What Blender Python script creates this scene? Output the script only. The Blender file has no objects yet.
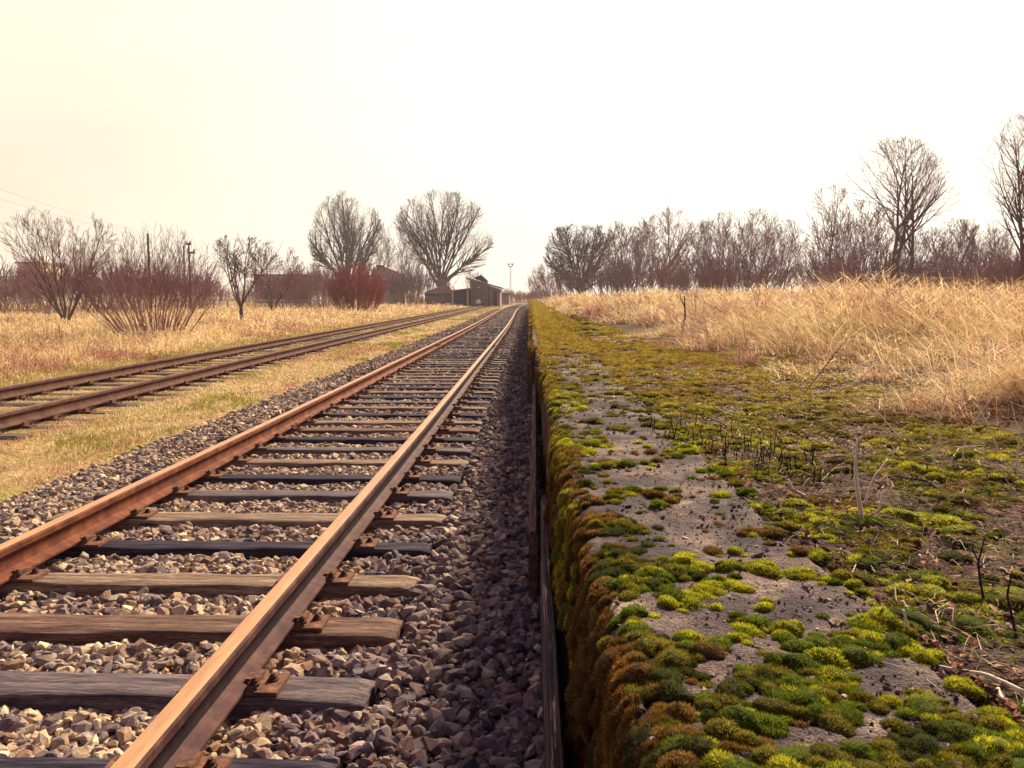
import bpy, bmesh, math, random
import numpy as np
from mathutils import Vector, Matrix

random.seed(7)
rng = np.random.default_rng(11)
PI = math.pi
scene = bpy.context.scene
COL = scene.collection

# ------------------------------------------------------------------ camera
F = 860.0
VX, VY = 532.0, 297.0
CAMZ = 1.35
pitch = math.atan((384 - VY) / F)
yaw = math.atan((VX - 512) / F)
cam_d = bpy.data.cameras.new('camera')
cam = bpy.data.objects.new('camera', cam_d)
COL.objects.link(cam)
cam.location = (0, 0, CAMZ)
cam.rotation_euler = (PI / 2 - pitch, 0, yaw)
cam_d.sensor_width = 36
cam_d.lens = F / 1024 * 36
cam_d.clip_start = 0.05
cam_d.clip_end = 5000
scene.camera = cam


def at(x, y, z=0.0):
    """world point on the height z seen at photo position x, y"""
    m = Matrix.Rotation(yaw, 3, 'Z') @ Matrix.Rotation(PI / 2 - pitch, 3, 'X')
    d = m @ Vector(((x - 512) / F, -(y - 384) / F, -1))
    t = (z - CAMZ) / d.z
    return d.x * t, d.y * t


def W(x, y, D):
    """world X and z at depth D"""
    return (x - VX) * D / F, CAMZ - (y - VY) * D / F


# ------------------------------------------------------------------ noise
_perm = np.random.default_rng(5).permutation(4096)
_val = np.random.default_rng(6).random(4096)


def vn(x, y, s=0):
    x = np.asarray(x, float) + 1000.37
    y = np.asarray(y, float) + 1000.71
    xi = np.floor(x).astype(int)
    yi = np.floor(y).astype(int)
    fx = x - xi
    fy = y - yi
    fx = fx * fx * (3 - 2 * fx)
    fy = fy * fy * (3 - 2 * fy)

    def h(a, b):
        return _val[_perm[(_perm[(a + s * 131) & 4095] + b) & 4095]]
    return (h(xi, yi) * (1 - fx) + h(xi + 1, yi) * fx) * (1 - fy) + (h(xi, yi + 1) * (1 - fx) + h(xi + 1, yi + 1) * fx) * fy


def fbm(x, y, s=0, o=4):
    t = 0
    a = 0.5
    tot = 0
    for i in range(o):
        t = t + a * vn(x, y, s + i)
        tot += a
        a *= 0.5
        x = np.asarray(x) * 2.03
        y = np.asarray(y) * 2.03
    return t / tot


# ------------------------------------------------------------------ mesh builder
class MB:
    def __init__(self):
        self.v = []
        self.f = []      # (array m x k)
        self.mi = []
        self.c = []
        self.n = 0

    def add(self, v, fs, col=(1, 1, 1), mi=0):
        v = np.asarray(v, float).reshape(-1, 3)
        if not isinstance(fs, (list, tuple)) or (len(fs) and not isinstance(fs[0], np.ndarray)):
            fs = [np.asarray(fs)]
        for f in fs:
            f = np.asarray(f, dtype=np.int64)
            self.f.append(f + self.n)
            self.mi.append(np.full(len(f), mi))
        col = np.asarray(col, float)
        if col.ndim == 1:
            col = np.tile(col, (len(v), 1))
        self.c.append(col)
        self.v.append(v)
        self.n += len(v)

    def inst(self, bv, bf, M, T, col):
        N = len(T)
        n = len(bv)
        v = np.einsum('nij,kj->nki', M, bv) + T[:, None, :]
        f = (bf[None] + (np.arange(N) * n)[:, None, None]).reshape(-1, bf.shape[1])
        c = np.repeat(col, n, axis=0)
        self.add(v.reshape(-1, 3), [f], c)

    def grid(self, P, col=(1, 1, 1), mi=0):
        a, b = P.shape[:2]
        i = np.arange(a - 1)[:, None] * b + np.arange(b - 1)[None]
        f = np.stack([i, i + 1, i + b + 1, i + b], -1).reshape(-1, 4)
        self.add(P.reshape(-1, 3), [f], col.reshape(-1, 3) if isinstance(col, np.ndarray) and col.ndim == 3 else col, mi)

    def box(self, x0, x1, y0, y1, z0, z1, col=(1, 1, 1), mi=0, rot=None, org=(0, 0, 0)):
        v = np.array([[x, y, z] for z in (z0, z1) for y in (y0, y1) for x in (x0, x1)], float)
        if rot is not None:
            v = (v - org) @ np.array(rot).T + org
        self.add(v, [np.array([[0, 2, 3, 1], [4, 5, 7, 6], [0, 1, 5, 4], [2, 6, 7, 3], [0, 4, 6, 2], [1, 3, 7, 5]])], col, mi)

    def segs(self, p0, p1, r0, r1, k=4, col=(1, 1, 1), mi=0):
        p0 = np.asarray(p0, float); p1 = np.asarray(p1, float)
        r0 = np.asarray(r0, float); r1 = np.asarray(r1, float)
        N = len(p0)
        if N == 0:
            return
        d = p1 - p0
        d /= (np.linalg.norm(d, axis=1, keepdims=True) + 1e-9)
        ref = np.where(np.abs(d[:, 2:3]) > 0.9, np.array([[1., 0, 0]]), np.array([[0, 0, 1.]]))
        u = np.cross(d, ref); u /= np.linalg.norm(u, axis=1, keepdims=True)
        w = np.cross(d, u)
        a = np.arange(k) * 2 * PI / k
        ring = u[:, None] * np.cos(a)[None, :, None] + w[:, None] * np.sin(a)[None, :, None]
        A = p0[:, None] + ring * r0[:, None, None]
        B = p1[:, None] + ring * r1[:, None, None]
        v = np.concatenate([A, B], 1).reshape(-1, 3)
        i = np.arange(k); j = (i + 1) % k
        f = np.stack([i, j, j + k, i + k], -1)
        f = (f[None] + (np.arange(N) * 2 * k)[:, None, None]).reshape(-1, 4)
        self.add(v, [f], col, mi)

    def tube(self, pts, rad, k=6, col=(1, 1, 1), mi=0):
        pts = np.asarray(pts, float)
        n = len(pts)
        rad = np.broadcast_to(np.asarray(rad, float), (n,))
        d = np.gradient(pts, axis=0)
        d /= np.linalg.norm(d, axis=1, keepdims=True) + 1e-9
        ref = np.array([0, 0, 1.]) if abs(d[0, 2]) < 0.8 else np.array([1., 0, 0])
        u = np.cross(d, ref); u /= np.linalg.norm(u, axis=1, keepdims=True) + 1e-9
        w = np.cross(d, u)
        a = np.arange(k) * 2 * PI / k
        v = pts[:, None] + (u[:, None] * np.cos(a)[None, :, None] + w[:, None] * np.sin(a)[None, :, None]) * rad[:, None, None]
        f = []
        for s in range(n - 1):
            for i in range(k):
                j = (i + 1) % k
                f.append([s * k + i, s * k + j, s * k + k + j, s * k + k + i])
        fs = [np.array(f)]
        vv = v.reshape(-1, 3)
        vv = np.vstack([vv, pts[0], pts[-1]])
        c0 = n * k
        fs.append(np.array([[c0, (i + 1) % k, i] for i in range(k)] + [[c0 + 1, (n - 1) * k + i, (n - 1) * k + (i + 1) % k] for i in range(k)]))
        self.add(vv, fs, col, mi)

    def build(self, name, mats, parent=None, smooth=False, loc=None):
        me = bpy.data.meshes.new(name)
        v = np.concatenate(self.v)
        if loc is not None:
            v = v - np.array(loc)
        c = np.concatenate(self.c)
        loops = np.concatenate([f.reshape(-1) for f in self.f])
        tot = np.concatenate([np.full(len(f), f.shape[1]) for f in self.f])
        mi = np.concatenate(self.mi)
        me.vertices.add(len(v))
        me.vertices.foreach_set('co', v.astype(np.float32).ravel())
        me.loops.add(len(loops))
        me.loops.foreach_set('vertex_index', loops.astype(np.int32))
        me.polygons.add(len(tot))
        st = np.concatenate([[0], np.cumsum(tot)[:-1]])
        me.polygons.foreach_set('loop_start', st.astype(np.int32))
        me.polygons.foreach_set('material_index', mi.astype(np.int32))
        me.polygons.foreach_set('use_smooth', np.full(len(tot), smooth))
        at_ = me.color_attributes.new('Col', 'FLOAT_COLOR', 'POINT')
        at_.data.foreach_set('color', np.hstack([c, np.ones((len(c), 1))]).astype(np.float32).ravel())
        me.update(calc_edges=True)
        for m in (mats if isinstance(mats, (list, tuple)) else [mats]):
            me.materials.append(m)
        o = bpy.data.objects.new(name, me)
        COL.objects.link(o)
        if loc is not None:
            o.location = loc
        if parent is not None:
            o.parent = parent
        return o


def tag(o, label=None, cat=None, group=None, kind=None):
    if label: o['label'] = label
    if cat: o['category'] = cat
    if group: o['group'] = group
    if kind: o['kind'] = kind
    return o


def empty(name, loc=(0, 0, 0), rz=0.0):
    o = bpy.data.objects.new(name, None)
    COL.objects.link(o)
    o.location = loc
    o.rotation_euler = (0, 0, rz)
    o.empty_display_size = 0.1
    return o


def copy_tree(o, parent=None):
    c = o.copy()
    COL.objects.link(c)
    if parent is not None:
        c.parent = parent
    for ch in list(o.children):
        copy_tree(ch, c)
    return c


# ------------------------------------------------------------------ materials
def mat(name, stops=None, rough=0.85, vcol=False, nscale=8.0, ndet=6, stretch=(1, 1, 1), bump=0.0, bscale=60, spec=0.08,
        second=None, s2scale=3.0, s2lo=0.5, s2hi=0.6, vmul=1.0, coords='Object', bdist=0.01, transl=0.0, speck=0.0, spscale=220):
    """stops: colours of a ramp driven by noise; vcol: multiplied with the Col attribute; second: patches of another colour"""
    m = bpy.data.materials.new(name)
    m.use_nodes = True
    nt = m.node_tree
    N = nt.nodes
    L = nt.links
    bs = N['Principled BSDF']
    bs.inputs['Roughness'].default_value = rough
    bs.inputs['Specular IOR Level'].default_value = spec
    tc = N.new('ShaderNodeTexCoord')
    mp = N.new('ShaderNodeMapping')
    mp.inputs['Scale'].default_value = stretch
    L.new(tc.outputs[coords], mp.inputs['Vector'])
    no = N.new('ShaderNodeTexNoise')
    no.inputs['Scale'].default_value = nscale
    no.inputs['Detail'].default_value = ndet
    no.inputs['Roughness'].default_value = 0.65
    L.new(mp.outputs[0], no.inputs['Vector'])
    rp = N.new('ShaderNodeValToRGB')
    stops = stops or [(0, (1, 1, 1)), (1, (1, 1, 1))]
    lo, hi = 0.3, 0.7
    els = rp.color_ramp.elements
    while len(els) < len(stops):
        els.new(0.5)
    for e, (p, c) in zip(els, stops):
        e.position = lo + (hi - lo) * p
        e.color = (*c, 1)
    L.new(no.outputs['Fac'], rp.inputs[0])
    out = rp.outputs[0]
    if second is not None:
        n2 = N.new('ShaderNodeTexNoise')
        n2.inputs['Scale'].default_value = s2scale
        n2.inputs['Detail'].default_value = 7
        n2.inputs['Roughness'].default_value = 0.7
        L.new(mp.outputs[0], n2.inputs['Vector'])
        mr = N.new('ShaderNodeMapRange')
        mr.inputs['From Min'].default_value = s2lo
        mr.inputs['From Max'].default_value = s2hi
        L.new(n2.outputs['Fac'], mr.inputs['Value'])
        mx = N.new('ShaderNodeMix'); mx.data_type = 'RGBA'
        L.new(mr.outputs[0], mx.inputs['Factor'])
        L.new(out, mx.inputs['A'])
        mx.inputs['B'].default_value = (*second, 1)
        out = mx.outputs['Result']
    if speck:
        n3 = N.new('ShaderNodeTexNoise')
        n3.inputs['Scale'].default_value = spscale
        n3.inputs['Detail'].default_value = 3
        L.new(mp.outputs[0], n3.inputs['Vector'])
        mr3 = N.new('ShaderNodeMapRange')
        mr3.inputs['From Min'].default_value = .35; mr3.inputs['From Max'].default_value = .68
        mr3.inputs['To Min'].default_value = 1 - speck; mr3.inputs['To Max'].default_value = 1 + speck * 1.3
        L.new(n3.outputs['Fac'], mr3.inputs['Value'])
        vm = N.new('ShaderNodeVectorMath'); vm.operation = 'SCALE'
        L.new(out, vm.inputs[0]); L.new(mr3.outputs[0], vm.inputs['Scale'])
        out = vm.outputs[0]
    if vcol:
        at_ = N.new('ShaderNodeAttribute'); at_.attribute_name = 'Col'
        mx = N.new('ShaderNodeMix'); mx.data_type = 'RGBA'; mx.blend_type = 'MULTIPLY'
        mx.inputs['Factor'].default_value = 1
        L.new(out, mx.inputs['A']); L.new(at_.outputs['Color'], mx.inputs['B'])
        out = mx.outputs['Result']
    L.new(out, bs.inputs['Base Color'])
    if bump > 0:
        nb = N.new('ShaderNodeTexNoise')
        nb.inputs['Scale'].default_value = bscale
        nb.inputs['Detail'].default_value = 5
        L.new(mp.outputs[0], nb.inputs['Vector'])
        b = N.new('ShaderNodeBump')
        b.inputs['Strength'].default_value = bump
        b.inputs['Distance'].default_value = bdist
        L.new(nb.outputs['Fac'], b.inputs['Height'])
        L.new(b.outputs[0], bs.inputs['Normal'])
    if transl > 0:
        tr = N.new('ShaderNodeBsdfTranslucent')
        L.new(out, tr.inputs['Color'])
        ms = N.new('ShaderNodeMixShader')
        ms.inputs[0].default_value = transl
        L.new(bs.outputs[0], ms.inputs[1]); L.new(tr.outputs[0], ms.inputs[2])
        L.new(ms.outputs[0], N['Material Output'].inputs['Surface'])
    return m


M = {}
M['stone'] = mat('ballast_stone', [(0, (.62, .60, .62)), (.5, (1, 1, 1)), (1, (1.35, 1.25, 1.1))], vcol=True, nscale=45, rough=.8, bump=.5, bscale=160, bdist=.004)
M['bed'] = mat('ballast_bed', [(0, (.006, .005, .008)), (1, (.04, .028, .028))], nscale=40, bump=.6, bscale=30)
M['ground'] = mat('soil', [(0, (.12, .06, .035)), (.5, (.30, .19, .08)), (1, (.46, .33, .16))], nscale=2.2, ndet=12, speck=.5, spscale=30, second=(.22, .18, .04), s2scale=1.1, bump=.4, bscale=12)
M['blade'] = mat('straw', vcol=True, rough=.75, transl=.4)
M['mossleaf'] = mat('moss_leaf', vcol=True, rough=.85, nscale=60, spec=.15, transl=.3)
M['moss'] = mat('moss_cushion', [(0, (.45, .45, .4)), (1, (1.2, 1.2, 1.1))], vcol=True, rough=.95, nscale=90, bump=.8, bscale=300, bdist=.004, spec=.1)
M['concrete'] = mat('old_concrete', [(0, (.013, .009, .011)), (.45, (.066, .045, .046)), (1, (.24, .165, .13))], nscale=5, ndet=15, rough=.85, speck=.65, spscale=260,
                    second=(.42, .31, .20), s2scale=2.6, s2lo=.60, s2hi=.70, bump=1, bscale=130, bdist=.006, vcol=True)
M['wallface'] = mat('stained_wall', [(0, (.012, .008, .012)), (.5, (.065, .028, .022)), (1, (.27, .085, .04))], nscale=9, ndet=10, stretch=(1, 1, .35), rough=.9,
                    second=(.09, .065, .02), s2scale=6, s2lo=.45, s2hi=.6, bump=.8, bscale=70, vcol=True)
M['psoil'] = mat('platform_soil', [(0, (.022, .013, .014)), (.45, (.075, .042, .032)), (1, (.27, .16, .09))], nscale=26, ndet=12, rough=.95,
                 second=(.085, .080, .014), s2scale=7, s2lo=.50, s2hi=.62, bump=1, bscale=90, bdist=.02, speck=.6, spscale=150)
M['rail_top'] = mat('rail_running_surface', [(0, (.34, .16, .075)), (1, (.58, .29, .12))], nscale=6, stretch=(6, .6, 6), rough=.42, bump=.15, bscale=90, spec=.5, bdist=.002)
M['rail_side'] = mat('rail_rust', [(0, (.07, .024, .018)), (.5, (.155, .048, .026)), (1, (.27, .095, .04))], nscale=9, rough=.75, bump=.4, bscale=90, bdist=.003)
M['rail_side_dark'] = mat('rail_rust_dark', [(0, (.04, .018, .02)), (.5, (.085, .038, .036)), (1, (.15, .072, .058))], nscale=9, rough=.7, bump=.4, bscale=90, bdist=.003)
M['rail_web_dark'] = mat('rail_web_grease_shade', [(0, (.012, .009, .014)), (1, (.045, .026, .028))], nscale=9, rough=.6)  # grease, darkened further by painted shade under the rail head
M['rail_old'] = mat('rail_rust_brown', [(0, (.055, .028, .026)), (1, (.17, .075, .05))], nscale=9, rough=.8, bump=.4, bscale=60)
M['rail_old_top'] = mat('rail_brown_top', [(0, (.10, .055, .04)), (1, (.26, .15, .08))], nscale=9, rough=.6)
M['plate'] = mat('plate_rust', [(0, (.06, .03, .028)), (.5, (.16, .075, .05)), (1, (.30, .14, .08))], nscale=30, rough=.7, bump=.4, bscale=150, bdist=.002)
M['bolt'] = mat('bolt_steel', [(0, (.04, .022, .02)), (1, (.16, .08, .055))], nscale=60, rough=.6)
def wood(name, a, b, c, crack=(.02, .014, .018)):
    return mat(name, [(0.1, a), (.5, b), (.9, c)], nscale=5, ndet=9, stretch=(.5, 7, 7), rough=.8, second=crack, s2scale=4.5, s2lo=.61, s2hi=.66, bump=.8, bscale=34, bdist=.006, speck=.45, spscale=45)
M['wood_tan'] = wood('sleeper_tan', (.075, .047, .036), (.20, .132, .092), (.36, .25, .165))
M['wood_grey'] = wood('sleeper_grey', (.045, .034, .042), (.11, .082, .086), (.22, .16, .15))
M['wood_dark'] = wood('sleeper_dark', (.010, .008, .018), (.028, .021, .034), (.085, .065, .075))
M['wood_brown'] = wood('sleeper_brown', (.055, .028, .024), (.13, .073, .056), (.25, .15, .105))
M['wood_old'] = wood('sleeper_old', (.05, .035, .03), (.12, .085, .065), (.2, .15, .11))
M['board'] = mat('board_weathered', [(0, (.012, .008, .014)), (.5, (.06, .04, .046)), (1, (.18, .12, .11))], nscale=4, ndet=9, stretch=(10, .5, 10), rough=.85,
                 second=(.62, .42, .30), s2scale=2.0, s2lo=.56, s2hi=.60, bump=.8, bscale=24)
M['board_brown'] = mat('board_brown', [(0, (.04, .02, .018)), (.5, (.15, .075, .06)), (1, (.32, .18, .13))], nscale=5, ndet=9, stretch=(8, .5, 8), rough=.85, bump=.8, bscale=24)
M['slabdark'] = mat('slab_dark', [(0, (.012, .01, .025)), (1, (.06, .05, .085))], nscale=9, rough=.8, bump=.4)
M['bark'] = mat('bark', [(0, (.035, .022, .027)), (1, (.10, .065, .065))], nscale=4, stretch=(4, 4, .6), rough=.9)
M['bark_grey'] = mat('bark_grey', [(0, (.09, .055, .062)), (1, (.19, .12, .125))], nscale=4, stretch=(4, 4, .6), rough=.9)
M['twig'] = mat('twig_brown', [(0, (.11, .065, .06)), (1, (.20, .12, .11))], nscale=1, rough=.9)
M['twig_purple'] = mat('twig_purple', [(0, (.20, .09, .10)), (1, (.33, .165, .165))], nscale=1, rough=.9)
M['twig_shrub'] = mat('twig_shrub', [(0, (.22, .12, .125)), (1, (.36, .215, .21))], nscale=1, rough=.9)
M['twig_red'] = mat('twig_red', [(0, (.32, .115, .105)), (1, (.44, .19, .16))], nscale=1, rough=.9)
M['stick_pale'] = mat('stick_pale', [(0, (.62, .48, .34)), (1, (.88, .76, .60))], nscale=20, stretch=(3, 3, .5), rough=.8)
M['stick_dark'] = mat('stick_dark', [(0, (.012, .008, .012)), (1, (.05, .03, .03))], nscale=30, rough=.9)
M['shedwood'] = mat('shed_boards', [(0, (.24, .16, .16)), (1, (.46, .33, .29))], nscale=3, stretch=(5, 5, .4), rough=.9, bump=.3, bscale=10)
M['shedroof'] = mat('shed_roof', [(0, (.17, .13, .13)), (1, (.34, .27, .25))], nscale=2, rough=.8)
M['rooftile'] = mat('roof_brown', [(0, (.28, .18, .16)), (1, (.44, .30, .25))], nscale=2, rough=.85, bump=.3, bscale=6)
M['plaster'] = mat('plaster_beige', [(0, (.60, .47, .33)), (1, (.82, .68, .48))], nscale=1.5, rough=.9)
M['darkopen'] = mat('dark_boards_openings', [(0, (.02, .022, .045)), (1, (.05, .05, .085))], nscale=3, stretch=(6, 6, .5), rough=.8)  # also fills openings, where the dark tone is painted inner shade
M['housewall'] = mat('house_wall', [(0, (.42, .33, .36)), (1, (.58, .48, .48))], nscale=2, rough=.9)
M['brick'] = mat('chimney_brick', [(0, (.12, .05, .05)), (1, (.2, .09, .08))], nscale=6, rough=.9)
M['white'] = mat('white_paint', [(0, (.65, .62, .6)), (1, (.82, .80, .77))], nscale=6, rough=.6)
M['steel'] = mat('pole_steel', [(0, (.13, .12, .12)), (1, (.24, .22, .22))], nscale=6, rough=.6)
M['glass'] = mat('window_glass', [(0, (.02, .02, .03)), (1, (.04, .04, .05))], nscale=3, rough=.15, spec=.6)
M['grain'] = mat('grit', vcol=True, nscale=60, rough=.9)

# ------------------------------------------------------------------ layout functions
def pw(Y, pts):
    xs = [p[0] for p in pts]; ys = [p[1] for p in pts]
    # smooth piecewise (averaged linear)
    Y = np.asarray(Y, float)
    r = 0
    for o in (-6, -3, 0, 3, 6):
        r = r + np.interp(Y + o * np.clip(Y / 30, 0, 1), xs, ys)
    return r / 5


def C1(Y):
    return pw(Y, [(0, -1.80), (3, -1.785), (7, -1.76), (12, -1.765), (35, -1.775), (55, -1.95), (75, -2.17), (100, -2.3), (125, -2.1), (160, -1.6), (230, -1.2)])


def C2(Y):
    return pw(Y, [(0, -6.02), (8, -6.12), (20, -6.28), (50, -6.42), (80, -6.65), (100, -6.6), (125, -5.9), (160, -4.2), (230, -3)])


WALLX = 0.125


def edgeX(Y):
    """platform edge"""
    Y = np.asarray(Y, float)
    e = np.interp(Y, [0, 1.2, 2.2, 3.5, 9.5, 10.4, 11.2, 100], [.16, .15, .135, .105, .10, .06, -.015, -.02])
    return e


PTOP = 0.73


def plat(Y):
    return np.interp(Y, [0, 92, 130, 200], [1, 1, .35, .15])


def Hsoil(X, Y):
    X = np.asarray(X, float); Y = np.asarray(Y, float)
    base = PTOP - .02 + .05 * (fbm(X * 1.3, Y * 1.3, 3) - .5) + .04 * (fbm(X * 6, Y * 6, 9) - .5)
    rise = np.interp(X - np.interp(Y, [0, 8, 25, 60], [0, 0, .8, 1.2]) * -1, [0, 2, 3.2, 5.5, 12, 60], [0, 0, .10, .24, .10, .0])
    return (base + rise) * plat(Y)


def Hleft(X, Y):
    X = np.asarray(X, float); Y = np.asarray(Y, float)
    z = -0.10 + 0 * X
    z = np.where(X < -3.7, -.05 + .03 * (fbm(X * 2, Y * 2, 4) - .5), z)
    z = np.where(np.abs(X - C2(Y)) < 1.5, -.018 + .035 * (fbm(X * 3, Y * 3, 6) - .5), z)
    d = np.clip((-8.0 - X) / 4, 0, 1)
    z = z + d * (.18 + .5 * (fbm(X * .08, Y * .08, 8) - .5) + .35 * (fbm(X * .45, Y * .45, 12) - .5)) * (1 - np.clip((Y - 60) / 100, 0, 1) * .8)
    return z


# ------------------------------------------------------------------ ground
def ground():
    xs = np.concatenate([-np.geomspace(900, 9, 40), np.linspace(-8.6, -.2, 60), [.2, .3], np.linspace(.45, 6, 30), np.geomspace(6.6, 900, 36)])
    ys = np.concatenate([np.linspace(-12, 1, 10), np.geomspace(1.3, 130, 150), np.geomspace(138, 1500, 26)])
    X, Y = np.meshgrid(xs, ys, indexing='ij')
    Z = np.where(X < .25, Hleft(X, Y), Hsoil(X, Y) - .04)
    b = MB()
    b.grid(np.stack([X, Y, Z], -1)[:, ::-1])
    tag(b.build('ground', M['ground'], smooth=True), kind='structure')


ground()


def sheet(name, x0, x1, z, m):
    ys = np.concatenate([np.linspace(.4, 20, 60), np.geomspace(20.5, 175, 60)])
    b = MB()
    P = []
    for t in np.linspace(0, 1, 24):
        xa = x0(ys); xb = x1(ys)
        X = xa + (xb - xa) * t
        edge = min(t, 1 - t) * 12
        Z = z - .0 - .07 * max(0, 1 - edge) + .03 * (fbm(X * 3, ys * 3, 2) - .5)
        P.append(np.stack([X, ys, Z], -1))
    b.grid(np.array(P)[:, ::-1])
    return tag(b.build(name, m, smooth=True), kind='structure')


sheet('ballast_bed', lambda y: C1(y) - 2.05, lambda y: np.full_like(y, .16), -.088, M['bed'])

# ------------------------------------------------------------------ sleepers
# (y of back edge in the photo, material, proud height, skew, width)
near = [(756, 'dark', .0, .00, .21), (671.5, 'grey', .0, -.02, .205), (614, 'brown', .0, .0, .225), (572.5, 'tan', .0, -.004, .195), (538.5, 'dark', -.008, .0, .18),
        (511.8, 'tan', .0, .0, .22), (489.2, 'grey', .0, .006, .20), (473.0, 'dark', -.004, 0, .19), (458.2, 'tan', 0, 0, .20), (446.2, 'grey', 0, -.004, .20), (436, 'dark', 0, .0, .20)]
desc = {'dark': 'dark blue-black', 'grey': 'weathered grey', 'brown': 'reddish brown', 'tan': 'pale tan'}
ordn = ['nearest', 'second', 'third', 'fourth', 'fifth', 'sixth', 'seventh', 'eighth', 'ninth', 'tenth', 'eleventh', 'twelfth', 'thirteenth', 'fourteenth', 'fifteenth', 'sixteenth', 'seventeenth', 'eighteenth', 'nineteenth', 'twentieth']


def timber_mesh(L, Wd, H, seed, rnd=.007):
    r = random.Random(seed)
    b = MB()
    xs = np.linspace(-L / 2, L / 2, 42)
    prof = [(-Wd / 2, -H), (-Wd / 2 - .004, -.03), (-Wd / 2 + rnd * .3, -rnd), (-Wd / 2 + rnd, -.001), (-Wd / 4, 0), (0, 0), (Wd / 4, 0), (Wd / 2 - rnd, -.001), (Wd / 2 - rnd * .3, -rnd), (Wd / 2 + .004, -.03), (Wd / 2, -H)]
    P = []
    for i, x in enumerate(xs):
        row = []
        for j, (y, z) in enumerate(prof):
            e = abs(x) / (L / 2)
            dz = (float(vn(x * 5, j * .8, seed)) - .5) * .009 - (.012 if e > .999 else 0)
            dy = (float(vn(x * 4, j * 3.1 + 7, seed + 1)) - .5) * .012
            dx = (float(vn(j * 1.3, 3.3, seed + 2)) - .5) * .012 if e > .99 else 0
            row.append((x + dx, y + dy, z + dz))
        P.append(row)
    P = np.array(P)
    b.grid(P)
    n = len(prof)
    for k, rev in ((0, False), (len(xs) - 1, True)):
        f = np.array([list(range(n))])
        if rev:
            f = f[:, ::-1]
        b.add(P[k], [f])
    return b


def make_sleeper(mkey, seed, length=2.46, width=.25, plates=True, name='railway_sleeper', gauge=.7535, H=.16, old=False):
    root = empty(name)
    timber_mesh(length, width - .012, H, seed, .007 if not old else .03).build('timber', M['wood_' + mkey], root, smooth=True)
    if plates:
        for s in (-1, 1):
            b = MB()
            cx = s * gauge + .008
            b.box(cx - .18, cx + .165, -.075, .075, 0.003, .017)
            # chamfered ribs that hold the rail foot
            for q in (-1, 1):
                b.box(cx - .008 + q * .078 - .010, cx - .008 + q * .078 + .010, -.07, .07, .017, .034)
            pl = b.build('base_plate', M['plate'], root)
            for q in (-1, 1):
                for k, (ox, oy) in enumerate(((.085, -.045), (.130, .02))):
                    c = MB()
                    x0 = s * gauge + q * ox
                    zb = .030 if k == 0 else .017
                    ang = np.arange(8) * PI / 4
                    c.tube([(x0, oy, zb - .004), (x0, oy, zb + .006)], .020, 10)
                    c.tube([(x0, oy, zb + .006), (x0, oy, zb + .018)], [.0145, .0135], 6)
                    c.tube([(x0, oy, zb + .018), (x0, oy, zb + .025)], .008, 6)
                    c.build('bolt', M['bolt'], pl)
            for q in (-1, 1):
                c = MB()
                x0 = s * gauge + q * .062
                c.box(x0 - .014, x0 + .030, -.028, .028, .030, .042) if q > 0 else c.box(x0 - .030, x0 + .014, -.028, .028, .030, .042)
                c.build('rail_clip', M['plate'], pl)
    return root


sleeperY = []
for i, (yb, mk, dz, sk, wd) in enumerate(near):
    _, Y = at(200, yb, 0)
    sleeperY.append(Y - wd / 2)
Y = sleeperY[-1]
sp = (sleeperY[-1] - sleeperY[2]) / 8
rs = random.Random(3)
seq = ['tan', 'grey', 'dark', 'tan', 'grey', 'brown', 'dark', 'grey', 'tan']
proto = {}
for i in range(len(near)):
    yb, mk, dz, sk, wd = near[i]
    s = make_sleeper(mk, 20 + i, width=wd)
    s.location = (float(C1(sleeperY[i])) + .008 * (i % 3 - 1), sleeperY[i], dz)
    s.rotation_euler = (0, 0, sk)
    tag(s, '%s timber sleeper of the main track, %s sleeper counted from the camera' % (desc[mk], ordn[i] if i else 'the very first'), 'sleeper', 'sleepers of the main track')
    proto.setdefault(mk, []).append(s)
allp = [s for v in proto.values() for s in v]
k = len(near)
while Y < 92:
    Y += sp * rs.uniform(.96, 1.04)
    mk = 'tan' if k in (12, 14, 17, 20, 21, 24, 26) else rs.choice(['grey', 'dark', 'dark', 'dark', 'brown', 'tan'])
    src = rs.choice(proto[mk])
    s = copy_tree(src)
    s.location = (float(C1(Y)) + rs.uniform(-.02, .02), Y, rs.uniform(-.008, .003))
    slope = float(C1(Y + 1) - C1(Y - 1)) / 2
    s.rotation_euler = (0, 0, -math.atan(slope) + rs.uniform(-.008, .008) + (PI if rs.random() < .5 else 0))
    sleeperY.append(Y)
    if k < 20:
        s['label'] = '%s timber sleeper of the main track, %s sleeper counted from the camera' % (desc[mk], ordn[k])
    else:
        s['label'] = 'timber sleeper in the crowded far stretch of the main track beyond the twentieth one'
    k += 1
sleeperY = np.array(sleeperY)
far_b = MB()
yy = float(sleeperY[-1])
while yy < 130:
    yy += sp
    cx = float(C1(yy))
    far_b.box(cx - 1.23, cx + 1.23, yy - .1, yy + .1, -.16, 0)

# second track sleepers: old, sunken
Y = 3.2
k2 = 0
protos2 = [make_sleeper('old', 60 + i, width=.25, plates=(i < 3), gauge=.7535, old=True) for i in range(3)]
sleeper2Y = []
while Y < 78:
    src = protos2[k2 % 3]
    s = src if k2 < 3 else copy_tree(src)
    s.location = (float(C2(Y)) + rs.uniform(-.03, .03), Y, .002 + rs.uniform(-.014, .008))
    s.rotation_euler = (0, 0, rs.uniform(-.02, .02))
    tag(s, 'old sunken timber sleeper of the overgrown second track beside the dry field', 'sleeper', 'sleepers of the second track')
    sleeper2Y.append(Y)
    Y += .62 * rs.uniform(.93, 1.07)
    k2 += 1

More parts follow.
